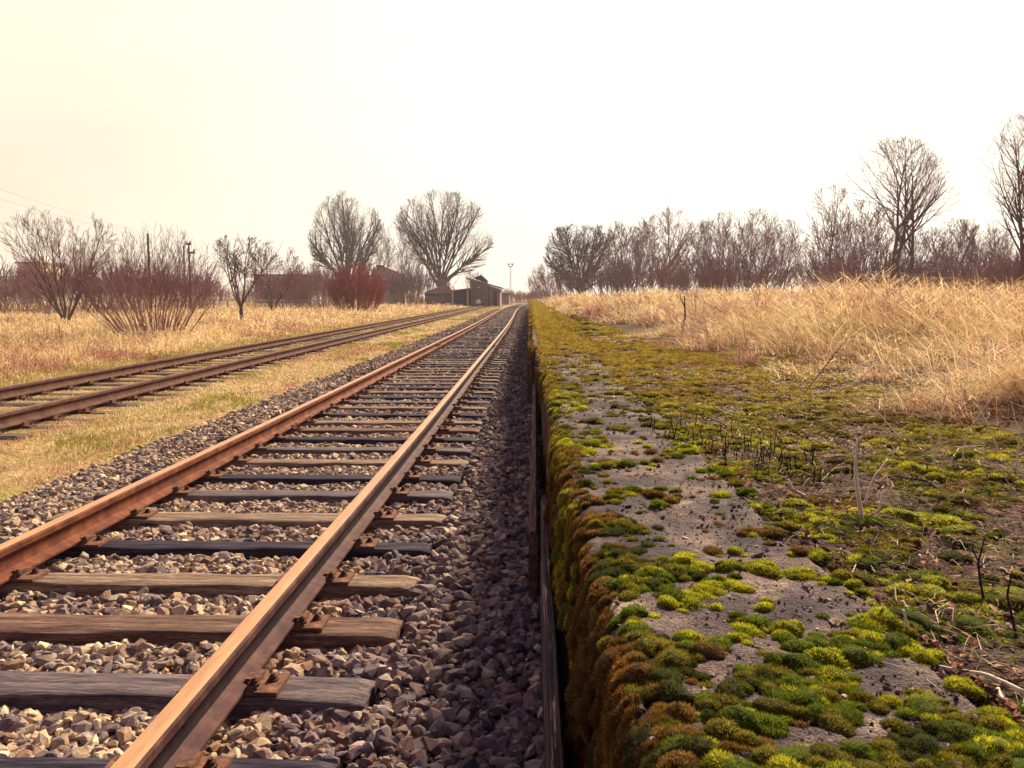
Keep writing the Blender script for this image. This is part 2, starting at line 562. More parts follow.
while Y < 120:
    cx = float(C2(Y))
    far_b.box(cx - 1.23, cx + 1.23, Y - .12, Y + .12, -.16, .002)
    Y += .62
tag(far_b.build('distant_sleepers', M['wood_grey']), 'farthest timber sleepers of both tracks blending together near the sheds', 'sleepers', kind='stuff')

# ------------------------------------------------------------------ rails
RAILP = [(-.0625, 0), (-.0625, .010), (-.030, .020), (-.010, .030), (-.007, .05), (-.007, .098), (-.014, .106), (-.035, .112), (-.036, .138), (-.030, .147), (-.015, .149), (.015, .149),
         (.030, .147), (.036, .138), (.035, .112), (.014, .106), (.007, .098), (.007, .05), (.010, .030), (.030, .020), (.0625, .010), (.0625, 0)]


def rail(Cf, off, z0, y0, y1, mats, label, group, joint=None):
    ys = np.concatenate([np.arange(y0, 30, .25), np.arange(30, y1, 1.5)])
    cx = Cf(ys) + off
    P = np.zeros((len(RAILP), len(ys), 3))
    for i, (x, z) in enumerate(RAILP):
        P[i, :, 0] = cx + x
        P[i, :, 1] = ys
        P[i, :, 2] = z0 + z + .003 * (vn(ys * .8, 3.3, 5) - .5)
    b = MB()
    root = empty('rail', (float(cx[0]), y0, z0))
    for i in range(len(RAILP) - 1):
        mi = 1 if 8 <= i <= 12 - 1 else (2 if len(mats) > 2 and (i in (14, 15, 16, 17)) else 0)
        b.grid(P[i:i + 2], mi=mi)
    # end caps
    for kk in (0, len(ys) - 1):
        b.add(P[:, kk], [np.array([[0, 1, 2, 19, 20, 21]]), np.array([[2, 3, 18, 19], [3, 4, 17, 18], [4, 5, 16, 17], [5, 6, 15, 16]]), np.array([[6, 7, 8, 9, 10, 11, 12, 13, 14, 15]])])
    o = b.build('rail_bar', mats, None, smooth=False, loc=(float(cx[0]), y0, z0))
    o.parent = root
    o.location = (0, 0, 0)
    if joint:
        for jy in joint:
            b = MB()
            jx = float(Cf(jy) + off)
            for s in (-1, 1):
                xx = sorted((jx + s * .010, jx + s * .028))
                b.box(xx[0], xx[1], jy - .4, jy + .4, z0 + .03, z0 + .102)
            fp = b.build('fishplate', M['bolt'], None, loc=(float(cx[0]), y0, z0))
            fp.parent = root; fp.location = (0, 0, 0)
            for q in (-.28, -.1, .1, .28):
                b = MB()
                b.tube([(jx - .045, jy + q, z0 + .066), (jx + .045, jy + q, z0 + .066)], .013, 6)
                n = b.build('joint_bolt', M['bolt'], None, loc=(float(cx[0]), y0, z0))
                n.parent = fp; n.location = (0, 0, 0)
    tag(root, label, 'rail', group)
    return root


RZ = .017
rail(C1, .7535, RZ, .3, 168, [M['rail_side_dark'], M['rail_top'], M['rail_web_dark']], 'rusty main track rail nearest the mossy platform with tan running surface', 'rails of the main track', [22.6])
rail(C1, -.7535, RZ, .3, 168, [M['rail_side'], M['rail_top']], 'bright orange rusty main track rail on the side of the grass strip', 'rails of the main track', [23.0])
rail(C2, .7535, .035, .3, 160, [M['rail_old'], M['rail_old_top']], 'dull brown second track rail on the side of the grass strip', 'rails of the second track')
rail(C2, -.7535, .035, .3, 160, [M['rail_old'], M['rail_old_top']], 'dull brown second track rail bordering the dry field', 'rails of the second track')

# ------------------------------------------------------------------ ballast
def hull_stone(seed, n, flat=1.0):
    r = random.Random(seed)
    bm = bmesh.new()
    for _ in range(n):
        v = Vector((r.gauss(0, 1), r.gauss(0, 1), r.gauss(0, 1))).normalized()
        v.x *= .5 * r.uniform(.85, 1.1); v.y *= .38 * r.uniform(.85, 1.1); v.z *= .30 * flat * r.uniform(.85, 1.1)
        bm.verts.new(v)
    bmesh.ops.convex_hull(bm, input=bm.verts)
    loose = [v for v in bm.verts if not v.link_faces]
    bmesh.ops.delete(bm, geom=loose, context='VERTS')
    bmesh.ops.triangulate(bm, faces=bm.faces)
    bmesh.ops.recalc_face_normals(bm, faces=bm.faces)
    bm.verts.index_update()
    v = np.array([tuple(x.co) for x in bm.verts])
    f = np.array([[x.index for x in q.verts] for q in bm.faces])
    bm.free()
    return v, f


def rotmats(n, tilt=.5, rg=rng):
    a = rg.random(n) * 2 * PI
    tx = rg.normal(0, tilt, n); ty = rg.normal(0, tilt, n)
    ca, sa = np.cos(a), np.sin(a)
    Rz = np.zeros((n, 3, 3)); Rz[:, 0, 0] = ca; Rz[:, 0, 1] = -sa; Rz[:, 1, 0] = sa; Rz[:, 1, 1] = ca; Rz[:, 2, 2] = 1
    Rx = np.zeros((n, 3, 3)); Rx[:, 0, 0] = 1; Rx[:, 1, 1] = np.cos(tx); Rx[:, 1, 2] = -np.sin(tx); Rx[:, 2, 1] = np.sin(tx); Rx[:, 2, 2] = np.cos(tx)
    Ry = np.zeros((n, 3, 3)); Ry[:, 1, 1] = 1; Ry[:, 0, 0] = np.cos(ty); Ry[:, 0, 2] = np.sin(ty); Ry[:, 2, 0] = -np.sin(ty); Ry[:, 2, 2] = np.cos(ty)
    return Rx @ Ry @ Rz


stone_pal = np.array([(.17, .135, .145), (.23, .18, .175), (.29, .225, .19), (.38, .30, .23), (.29, .20, .155), (.12, .095, .11), (.50, .41, .31), (.24, .155, .125), (.20, .17, .18), (.35, .285, .245)])


def ballast():
    b = MB()
    shapes = [hull_stone(100 + i, 18) for i in range(26)]
    shapes_lo = [hull_stone(200 + i, 9) for i in range(12)]

    def scatter(x0, x1, y0, y1, dens, size, shp, layers=1, lowfac=1.0):
        area = (x1 - x0) * (y1 - y0)
        n = int(area * dens)
        X = rng.uniform(x0, x1, n); Y = rng.uniform(y0, y1, n)
        c = C1(Y)
        dx = X - c
        # left edge of the shoulder is ragged
        keep = dx > -2.12 - .35 * (vn(Y * 1.3, X * 1.3, 21) - .3)
        keep &= X < .115
        X, Y, dx = X[keep], Y[keep], dx[keep]
        n = len(X)
        s = size * np.clip(rng.lognormal(0, .38, n), .4, 1.6)
        mid = np.abs(dx) < .70
        s = np.where(dx > 0.8, s * 1.08, s)
        z = np.full(n, -.046)
        z += .022 * (fbm(X * 4, Y * 4, 31) - .5) * 2
        z = np.where(dx > 1.25, z + .02 - .04 * (dx - 1.25) + rng.uniform(-.02, .02, n), z)
        z = np.where(dx < -1.25, z + .015 - .12 * np.clip(-1.4 - dx, 0, 1), z)
        z = z + rng.uniform(-.012, .018, n)
        # under sleepers
        near_s = np.min(np.abs(Y[:, None] - sleeperY[None, :]) if len(Y) * len(sleeperY) < 3e7 else np.abs(Y[:, None] - sleeperY[None, :].astype(np.float32)), axis=1)
        under = (near_s < .115) & (np.abs(dx) < 1.26)
        sd = np.min(np.where(sleeperY[None, :] > Y[:, None], sleeperY[None, :] - Y[:, None], 9), axis=1)
        z = np.where((sd < .17) & (np.abs(dx) < 1.24), z - .014, z)
        z = np.where(under, -.12, z)
        # rail foot
        rl = np.abs(np.abs(dx) - .7535) < .09
        z = np.where(rl & ~under, z - .025, z)
        keep = ~under | (rng.random(n) < .1)
        X, Y, z, s, dx = X[keep], Y[keep], z[keep], s[keep], dx[keep]
        n = len(X)
        R = rotmats(n, .45)
        sc = s[:, None] * np.stack([rng.uniform(.8, 1.25, n), rng.uniform(.8, 1.2, n), rng.uniform(.75, 1.3, n)], -1)
        Mx = R * sc[:, None, :]
        ci = rng.integers(0, len(stone_pal), n)
        col = stone_pal[ci] * rng.uniform(.7, 1.25, (n, 1))
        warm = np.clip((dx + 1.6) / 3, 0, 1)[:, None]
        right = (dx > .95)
        col = np.where(right[:, None], col * np.array([.80, .73, .74]), col * np.array([1.25, 1.17, 1.0]))  # stone tone by zone; wall-side stones also carry painted wall shade
        rusty = np.exp(-((np.abs(dx) - .80) / .12) ** 2) * rng.random(n)
        col = col * (1 - .6 * rusty[:, None]) + np.array([.24, .11, .06]) * .6 * rusty[:, None]
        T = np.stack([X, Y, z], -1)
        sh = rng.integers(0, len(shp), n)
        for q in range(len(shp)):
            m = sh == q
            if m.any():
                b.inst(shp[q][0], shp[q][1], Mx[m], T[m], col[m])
    scatter(-4.3, .12, 1.3, 7, 1500, .055, shapes)
    scatter(-4.3, .12, 7, 14, 1000, .056, shapes)
    scatter(-4.4, .12, 14, 30, 480, .075, shapes_lo)
    scatter(-4.8, .12, 30, 100, 170, .11, shapes_lo)
    scatter(-4.3, .12, 1.3, 8, 1300, .026, shapes_lo)
    o = b.build('ballast_gravel', M['stone'])
    tag(o, 'loose angular grey, tan and reddish ballast stones between and beside the sleepers', 'gravel', kind='stuff')


ballast()

# ------------------------------------------------------------------ platform wall
def platform():
    root = empty('platform_edge', (0.4, 1, 0))
    ys = np.concatenate([np.geomspace(.75, 95, 1000)])
    # ---- top
    us = np.concatenate([np.linspace(0, 1, 70)])
    U, YY = np.meshgrid(us, ys, indexing='ij')
    e = edgeX(YY) + .012 * (fbm(YY * 5, YY * 0 + .5, 14) - .5) * 2
    rgt = .68 + .05 * (fbm(YY * 2.2, YY * 0 + 2.5, 15) - .5) * 2 + .02 * (vn(YY * 12, YY * 0, 16) - .5)
    rgt = rgt - np.interp(YY, [8, 12, 20], [0, .1, .15])
    X = e + (rgt - e) * U ** 1.3
    dl = X - e
    rad = .05
    round_ = np.where(dl < rad, -(rad - np.sqrt(np.clip(rad ** 2 - (rad - dl) ** 2, 0, None))), 0)
    Z = PTOP + round_ * .9 + .010 * (fbm(X * 9, YY * 9, 17) - .5) + .004 * (vn(X * 60, YY * 60, 18) - .5)
    dr = rgt - X
    Z = Z - np.where(dr < .03, (.03 - dr) * 1.2, 0)
    # broken corner near the camera
    br = np.clip((fbm(X * 6, YY * 3, 19) - .55) * 6, 0, 1) * np.clip(1 - dl / .10, 0, 1)
    Z = Z - .04 * br
    b = MB()
    cc = np.ones(X.shape + (3,))
    far = np.clip((YY - 8) / 10, 0, 1)[..., None]
    cc = cc * (1 - far) + far * np.array([.9, .75, .45])
    b.grid(np.stack([X, YY, Z], -1)[:, ::-1], cc[:, ::-1])
    b.build('coping', M['concrete'], None, smooth=True).parent = root
    # ---- face
    ts = np.linspace(0, 1, 60)
    T, YY = np.meshgrid(ts, ys, indexing='ij')
    e = edgeX(YY) + .012 * (fbm(YY * 5, YY * 0 + .5, 14) - .5) * 2
    Z = PTOP - .042 - T * (PTOP + .16)
    X = e + .002 - .11 * np.minimum(T, .45) * np.interp(YY, [0, 3.2, 4], [1, 1, .3]) + .03 * (fbm(YY * 5, Z * 2.2, 22) - .5) * np.clip(T * 8, 0, 1) + .012 * (fbm(YY * 20, Z * 9, 23) - .5)
    groove = (np.abs(((YY - .2) % 2.35) - 1.2) < .012)
    X = X + .02 * groove
    X[0] = e[0]; Z[0] += .008
    rusty = np.clip((fbm(YY * 2, Z * 1.0, 24) - .42) * 5, 0, 1)[..., None]
    cc = np.ones(X.shape + (3,)) * (1 - rusty) + rusty * np.array([2.2, 1.2, .9])
    sl = ((YY > 3.4) & (YY < 10.3))[..., None] * np.clip(1 - T / .6, 0, 1)[..., None]
    cc = cc * (1 - .5 * sl) + .5 * sl * np.array([.8, .8, 1.7])
    b = MB()
    b.grid(np.stack([X, YY, Z], -1), cc)
    b.build('retaining_wall', M['wallface'], None, smooth=True).parent = root
    # end wall at the far end
    for c in root.children:
        c.matrix_parent_inverse = root.matrix_world.inverted() @ Matrix.Identity(4)
        c.location = (-.4, -1, 0)
    tag(root, 'old concrete platform edge with a worn grey top overgrown by green moss', 'platform')


platform()


def board(name, pts, w, z0, z1, m, label, seed, bow=.006):
    """a long board on edge: pts = (X, Y) of both ends"""
    b = MB()
    (xa, ya), (xb, yb) = pts
    n = 60
    t = np.linspace(0, 1, n)
    yy = ya + (yb - ya) * t
    xx = xa + (xb - xa) * t + bow * (fbm(yy * 1.2, yy * 0, seed) - .5) * 2
    zt = z1 + .02 * (fbm(yy * 3, yy * 0 + 4, seed + 1) - .5) * 2 + .01 * (vn(yy * 18, yy * 0, seed + 2) - .5)
    prof = [(-w / 2, 0, 0), (-w / 2 - .002, 0, .5), (-w / 2, 0, .96), (-w / 2 + .008, 0, 1), (w / 2 - .008, 0, 1), (w / 2, 0, .95), (w / 2, 0, .5), (w / 2, 0, 0)]
    P = np.zeros((len(prof), n, 3))
    for i, (px, _, pz) in enumerate(prof):
        P[i, :, 0] = xx + px + .003 * (vn(yy * 6, i * 2.3, seed + 3) - .5)
        P[i, :, 1] = yy
        P[i, :, 2] = z0 + (zt - z0) * pz
    b.grid(P)
    for kk in (0, n - 1):
        b.add(P[:, kk], [np.array([list(range(len(prof)))])])
    o = b.build(name, m, smooth=False)
    return tag(o, label, 'board')


board('timber_board', ((.052, .8), (.058, 4.0)), .032, -.14, .42, M['board'], 'grey splintered timber board standing on edge against the near platform wall', 41)
board('timber_board', ((.010, 3.8), (.030, 10.5)), .040, -.14, .30, M['board_brown'], 'thin brown timber board on edge running up to the dark post at the wall', 45)
board('timber_board', ((-.035, 10.9), (-.045, 40)), .035, -.14, .52, M['board_brown'], 'dark brown timber board along the far platform wall beyond the dark post', 49)
b = MB()
b.tube([(.035, 10.7, -.2), (.036, 10.7, .30), (.036, 10.7, .64), (.038, 10.7, .655)], [.045, .042, .045, .03], 10)
b.tube([(.036, 10.7, .60), (.036, 10.7, .67), (.036, 10.7, .69)], [.055, .055, .03], 10)
tag(b.build('timber_post', M['stick_dark']), 'short dark round post with a wider cap against the platform wall', 'post')

# ------------------------------------------------------------------ soil on the platform
def psoil():
    ys = np.geomspace(.7, 40, 520)
    xs = np.concatenate([np.linspace(.5, 3, 190), np.linspace(3.05, 5.2, 40)])
    X, Y = np.meshgrid(xs, ys, indexing='ij')
    X = X - np.interp(Y, [8, 12, 20], [0, .12, .18]) * (X < 1.2)
    Z = Hsoil(X, Y) + .018 * (fbm(X * 14, Y * 14, 33) - .5) + .010 * (vn(X * 45, Y * 45, 34) - .5)
    Z = Z - .10 * (X < .60) - np.clip((X - 4.4) * .08, 0, 1)
    b = MB()
    b.grid(np.stack([X, Y, Z], -1)[:, ::-1])
    tag(b.build('platform_ground', M['psoil'], smooth=True), kind='structure')


psoil()

# ------------------------------------------------------------------ moss
moss_cols = {
    'bright': np.array([.36, .345, .020]), 'green': np.array([.13, .165, .012]), 'olive': np.array([.20, .165, .018]),
    'dark': np.array([.07, .075, .014]), 'brown': np.array([.20, .11, .022]), 'orange': np.array([.30, .13, .025]), 'yellow': np.array([.46, .34, .055])}


def hemi(nr=5, na=10):
    v = [(0, 0, 1)]
    for i in range(1, nr + 1):
        a = i / nr * PI * .56
        for j in range(na):
            t = (j + .5 * (i % 2)) * 2 * PI / na
            v.append((math.sin(a) * math.cos(t), math.sin(a) * math.sin(t), math.cos(a)))
    tri = [(0, 1 + j, 1 + (j + 1) % na) for j in range(na)]
    quad = []
    for i in range(nr - 1):
        for j in range(na):
            a = 1 + i * na + j; bb = 1 + i * na + (j + 1) % na
            quad.append((a, a + na, bb + na)); quad.append((a, bb + na, bb))
    return np.array(v, float), np.array(tri + quad)


HV, HF = hemi()


def add_moss(b, bl, T, Nn, r, h, col, spikes, slen, swid):
    """cushions at T with up vector Nn, radius r, height h, colour col; leaf spikes go to bl"""
    n = len(T)
    if n == 0:
        return
    ref = np.tile(np.array([0.02, 1., 0.01]), (n, 1))
    t1 = np.cross(ref, Nn); t1 /= np.linalg.norm(t1, axis=1, keepdims=True)
    t2 = np.cross(Nn, t1)
    a = rng.random(n) * 2 * PI
    u = t1 * np.cos(a)[:, None] + t2 * np.sin(a)[:, None]
    w = -t1 * np.sin(a)[:, None] + t2 * np.cos(a)[:, None]
    ex = rng.uniform(.75, 1.35, n)
    Mx = np.stack([u * (r * ex)[:, None], w * (r / ex)[:, None], Nn * h[:, None]], -1)
    # lumpy copies
    nv = len(HV)
    v = np.tile(HV, (n, 1, 1)) * (1 + rng.normal(0, .11, (n, nv, 1)) + .25 * (vn(HV[None, :, 0] * 1.6 + np.arange(n)[:, None] * 7.3, HV[None, :, 1] * 1.6 + np.arange(n)[:, None] * 3.1, 5) - .5)[..., None])
    P = np.einsum('nij,nkj->nki', Mx, v) + T[:, None]
    f = (HF[None] + (np.arange(n) * nv)[:, None, None]).reshape(-1, 3)
    tipc = .65 + .5 * HV[:, 2][None, :, None]
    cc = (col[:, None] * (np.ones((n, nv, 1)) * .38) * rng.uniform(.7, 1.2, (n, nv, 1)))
    b.add(P.reshape(-1, 3), [f], cc.reshape(-1, 3))
    # spikes
    cnt = np.maximum(spikes.astype(int), 1)
    idx = np.repeat(np.arange(n), cnt)
    N = len(idx)
    z = rng.uniform(-.05, 1, N); ph = rng.uniform(0, 2 * PI, N); q = np.sqrt(1 - z * z)
    d = np.stack([q * np.cos(ph), q * np.sin(ph), z], -1)
    P0 = np.einsum('nij,nj->ni', Mx[idx], d * rng.uniform(.92, 1.02, (N, 1))) + T[idx]
    dirv = np.einsum('nij,nj->ni', np.stack([u, w, Nn], -1)[idx], d + rng.normal(0, .35, (N, 3)))
    dirv[:, 2] += .25
    dirv /= np.linalg.norm(dirv, axis=1, keepdims=True)
    ln = slen[idx] * rng.uniform(.6, 1.4, N)
    wd = swid[idx]
    side = np.cross(dirv, rng.normal(0, 1, (N, 3)))
    side /= np.linalg.norm(side, axis=1, keepdims=True)
    A = P0 - side * wd[:, None] / 2 - dirv * (ln * .2)[:, None]
    B = P0 + side * wd[:, None] / 2 - dirv * (ln * .2)[:, None]
    C = P0 + dirv * (ln * .8)[:, None]
    V = np.stack([A, B, C], 1).reshape(-1, 3)
    Fa = np.arange(3 * N).reshape(-1, 3)
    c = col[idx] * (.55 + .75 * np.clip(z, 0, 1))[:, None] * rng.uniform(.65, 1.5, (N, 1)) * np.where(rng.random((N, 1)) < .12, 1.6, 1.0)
    bl.add(V, [Fa], np.repeat(c, 3, axis=0))


def mixcol(X, Y, n, brownness):
    """colour from slow noise + per cushion jitter"""
    g = fbm(X * 3.2, Y * 3.2, 51) + rng.normal(0, .09, n) - .02
    br = brownness + (fbm(X * 3.1, Y * 3.1, 57) - .5) * 1.6 + rng.normal(0, .12, n)
    c = np.where((g > .61)[:, None], moss_cols['bright'], np.where((g > .49)[:, None], moss_cols['green'], np.where((g > .36)[:, None], moss_cols['olive'], moss_cols['dark'])))
    c = np.where((br > .5)[:, None], moss_cols['brown'] if True else c, c)
    c = np.where((br > 1.0)[:, None], moss_cols['orange'], c)
    return c * rng.uniform(.75, 1.25, (n, 1))


def moss():
    b = MB(); bl = MB()

    def thin_out(X, Y, r, k):
        cell = {}
        keep = np.zeros(len(X), bool)
        cs = .06 + 2 * float(r.max()) * k
        for i in range(len(X)):
            x, y, q = X[i], Y[i], r[i]
            cx, cy = int(x / cs), int(y / cs)
            ok = True
            for a in (cx - 1, cx, cx + 1):
                for c in (cy - 1, cy, cy + 1):
                    for (u, v, w) in cell.get((a, c), ()):
                        if (u - x) ** 2 + (v - y) ** 2 < (k * (w + q)) ** 2:
                            ok = False
                            break
                    if not ok: break
                if not ok: break
            if ok:
                keep[i] = True
                cell.setdefault((cx, cy), []).append((x, y, q))
        return keep

    def top(y0, y1, dens, rmin, xr=.70, spk=70):
        # on the concrete: clusters
        n = int(dens * 1.6 * (y1 - y0) * .6)
        X = rng.uniform(.10, xr, n); Y = rng.uniform(y0, y1, n)
        e = edgeX(Y)
        dl = X - e
        nz = fbm(X * 9, Y * 9, 63, 4)
        bias = .24 * np.clip(1 - dl / .22, 0, 1) + np.interp(Y, [.8, 1.2, 1.35, 1.6, 1.9, 2.6, 3.5, 6, 9, 14, 30], [.05, .04, .0, -.05, -.05, -.09, -.12, -.13, -.13, .02, .12]) + .0 * np.clip(1 - (xr - X) / .06, 0, 1)
        keep = (nz + .14 * (vn(X * 19, Y * 19, 68) - .5) + rng.normal(0, .05, n) + bias > .625) | (rng.random(n) < .012)
        keep &= dl > 0.0
        X, Y, dl, nz = X[keep], Y[keep], dl[keep], nz[keep]
        n = len(X)
        r = np.clip(rng.lognormal(math.log(.0105), .5, n), .004, .030)
        r = np.maximum(r, rmin * Y)
        o = np.argsort(-r * rng.uniform(.6, 1, n))
        X, Y, dl, r = X[o], Y[o], dl[o], r[o]
        k = thin_out(X, Y, r, .50)
        X, Y, dl, r = X[k], Y[k], dl[k], r[k]
        n = len(X)
        h = r * rng.uniform(.38, .85, n)
        Z = PTOP - .003 - np.where(dl < .05, (.05 - np.sqrt(np.clip(.0025 - (.05 - dl) ** 2, 0, None))) * .9, 0)
        Nn = np.tile(np.array([0, 0, 1.]), (n, 1))
        tl = np.clip(1 - dl / .05, 0, 1)
        Nn[:, 0] = -tl * 1.3
        Nn += rng.normal(0, .1, (n, 3)); Nn /= np.linalg.norm(Nn, axis=1, keepdims=True)
        col = mixcol(X, Y, n, .12 + .30 * np.clip(1 - dl / .10, 0, 1))
        farc = np.clip((Y - 3) / 6, 0, 1)[:, None] * .85
        col = col * (1 - farc) + farc * np.where(rng.random((n, 1)) < .5, moss_cols['yellow'] * .8, np.where(rng.random((n, 1)) < .35, moss_cols['olive'], moss_cols['brown'] * np.array([1.6, 1.5, 1.6])))
        D = np.sqrt(Y ** 2 + .36)
        sl = np.maximum(.0060, .0036 * D); sw = np.maximum(.0015, .0012 * D)
        cnt = np.clip(2.3 * (r ** 2) * 6.3 / (sw * sl * .55), 8, 700)
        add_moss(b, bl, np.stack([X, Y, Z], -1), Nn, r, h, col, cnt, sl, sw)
    top(.95, 1.9, 7500, .001)
    top(1.9, 3.5, 5200, .001)
    top(3.5, 7, 2600, .0016)
    top(7, 16, 1500, .0018, .6)
    top(16, 60, 260, .003, .55)
    top(60, 94, 80, .003, .55)

    # the rounded edge and the wall face
    def face(y0, y1, dens, spk=1):
        n = int(dens * (y1 - y0))
        Y = rng.uniform(y0, y1, n)
        t = rng.random(n) ** 1.25
        Z = PTOP - .02 - t * .80
        amount = fbm(Y * 3, Z * 1.1, 71) + .10 * (vn(Y * 14, Z * 5, 73) - .5)
        thr = np.interp(Y, [.8, 2.2, 3.4, 4.2, 7, 10, 12], [.36, .40, .47, .58, .62, .56, .48]) + .20 * np.clip(t - .15, 0, 1)
        keep = amount > thr
        Y, Z, t = Y[keep], Z[keep], t[keep]
        n = len(Y)
        X = edgeX(Y) + .012 * (fbm(Y * 5, Y * 0 + .5, 14) - .5) * 2 + .006 - .11 * np.minimum(t * .9, .45) * np.interp(Y, [0, 3.2, 4], [1, 1, .3])
        r = np.clip(rng.lognormal(math.log(.016), .4, n), .007, .045)
        r = np.maximum(r, .0022 * Y)
        h = r * rng.uniform(.5, .9, n)
        Nn = np.stack([-np.ones(n), rng.normal(0, .2, n), .5 + rng.normal(0, .2, n)], -1)
        Nn /= np.linalg.norm(Nn, axis=1, keepdims=True)
        col = mixcol(Y * 1.3, Z, n, .62 + .1 * t)
        col *= np.array([.95, .84, .9])
        D = np.sqrt(Y ** 2 + .8)
        sl = np.maximum(.0065, .0032 * D); sw = np.maximum(.0014, .0011 * D)
        cnt = np.clip(1.9 * (r ** 2) * 6.3 / (sw * sl * .55), 8, 520)
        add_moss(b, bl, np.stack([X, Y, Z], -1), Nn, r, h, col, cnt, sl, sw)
    face(.95, 2.2, 3400)
    face(2.2, 4.5, 1500)
    face(4.5, 12, 500)
    face(12, 60, 60)

    # carpet on the soil right of the concrete
    def carpet(y0, y1, x1, dens, spk=40):
        n = int(dens * (y1 - y0) * (x1 - .62))
        X = rng.uniform(.60, x1, n); Y = rng.uniform(y0, y1, n)
        X = X - np.interp(Y, [8, 12, 20], [0, .12, .18]) * (X < 1.2)
        nz = fbm(X * 4.2, Y * 3.0, 81, 4); nf = vn(X * 11, Y * 9, 83)
        lim = np.interp(Y, [0, 4, 7.5, 12, 20, 40], [2.6, 2.3, 2.2, 1.6, 1.1, .6])
        keep = nz + .22 * (nf - .5) + rng.normal(0, .06, n) + np.interp(Y, [1, 3, 8], [-.02, .02, .05]) > .485 + .5 * np.clip((X - lim) / 1.0 + .4, 0, 1) ** 2
        X, Y = X[keep], Y[keep]
        n = len(X)
        r = np.clip(rng.lognormal(math.log(.0145), .5, n), .006, .05)
        r = np.maximum(r, .0038 * Y)
        o = np.argsort(-r * rng.uniform(.6, 1, n))
        X, Y, r = X[o], Y[o], r[o]
        k = thin_out(X, Y, r, .48)
        X, Y, r = X[k], Y[k], r[k]
        n = len(X)
        h = r * rng.uniform(.22, .6, n)
        Z = Hsoil(X, Y) + .018 * (fbm(X * 14, Y * 14, 33) - .5) - .002
        Nn = np.tile(np.array([0, 0, 1.]), (n, 1)) + rng.normal(0, .12, (n, 3)); Nn /= np.linalg.norm(Nn, axis=1, keepdims=True)
        col = mixcol(X * .8, Y * .8, n, .12)
        far = np.clip((Y - 2.4) / 5, 0, .85)[:, None]
        col = col * (1 - far) + far * np.where(rng.random((n, 1)) < .45, moss_cols['yellow'] * .8, np.where(rng.random((n, 1)) < .5, moss_cols['olive'], moss_cols['brown'] * np.array([1.3, 1.2, 1.4])))
        D = np.sqrt(Y ** 2 + X ** 2)
        sl = np.maximum(.0055, .0032 * D); sw = np.maximum(.0015, .0012 * D)
        cnt = np.clip(1.8 * (r ** 2) * 6.3 / (sw * sl * .55), 8, 520)
        add_moss(b, bl, np.stack([X, Y, Z], -1), Nn, r, h, col, cnt, sl, sw)
    carpet(1.0, 2.6, 1.7, 2800)
    carpet(2.6, 5, 2.9, 1600)
    carpet(5, 12, 3.2, 600)
    carpet(12, 45, 2.6, 60)
    o = b.build('moss', M['moss'], smooth=True)
    tag(o, 'green, olive and rusty brown moss cushions covering the platform edge and ground', 'moss', kind='stuff')
    o2 = bl.build('moss_leaves', M['mossleaf'], o)
    o2['kind'] = 'stuff'


moss()

# ------------------------------------------------------------------ grass
def blades(b, X, Y, Z, H, Wd, lean, ldir, col):
    n = len(X)
    base = np.stack([X, Y, Z], -1)
    a = ldir
    L = np.stack([np.cos(a), np.sin(a), np.zeros(n)], -1)
    # face roughly the walker's side with jitter
    ang = rng.uniform(-.9, .9, n)
    S = np.stack([np.cos(ang), np.sin(ang), np.zeros(n)], -1)
    pts = []
    for t in (0, .4, .75, 1.0):
        up = H * (t - .35 * lean * t * t)
        out = H * lean * t * t
        pts.append(base + L * out[:, None] + np.array([0, 0, 1.])[None] * up[:, None])
    ws = (1, .85, .55)
    V = []
    for i in range(3):
        V.append(pts[i] - S * (Wd * ws[i] / 2)[:, None]); V.append(pts[i] + S * (Wd * ws[i] / 2)[:, None])
    V.append(pts[3])
    V = np.stack(V, 1).reshape(-1, 3)
    q = np.array([[0, 1, 3, 2], [2, 3, 5, 4]]); t3 = np.array([[4, 5, 6]])
    o = (np.arange(n) * 7)[:, None, None]
    b.add(V, [(q[None] + o).reshape(-1, 4), (t3[None] + o).reshape(-1, 3)], np.repeat(col, 7, axis=0))


straw = np.array([(.84, .63, .31), (.90, .72, .41), (.72, .50, .25), (.95, .82, .55), (.54, .33, .17), (.82, .60, .29)])
rusty = np.array([(.40, .18, .13), (.50, .25, .17), (.26, .11, .09), (.56, .32, .22)])


def straw_col(X, Y, redbias, n):
    nz = fbm(X * .9, Y * .9, 91) + redbias + rng.normal(0, .08, n)
    c = straw[rng.integers(0, len(straw), n)] * rng.uniform(.75, 1.15, (n, 1))
    r = rusty[rng.integers(0, len(rusty), n)] * rng.uniform(.75, 1.15, (n, 1))
    return np.where((nz > .56)[:, None], r, c)


def glim(Y):
    return np.interp(Y, [0, 4, 7.5, 12, 20, 40, 95], [2.45, 2.25, 2.15, 1.75, 1.25, .7, .3])


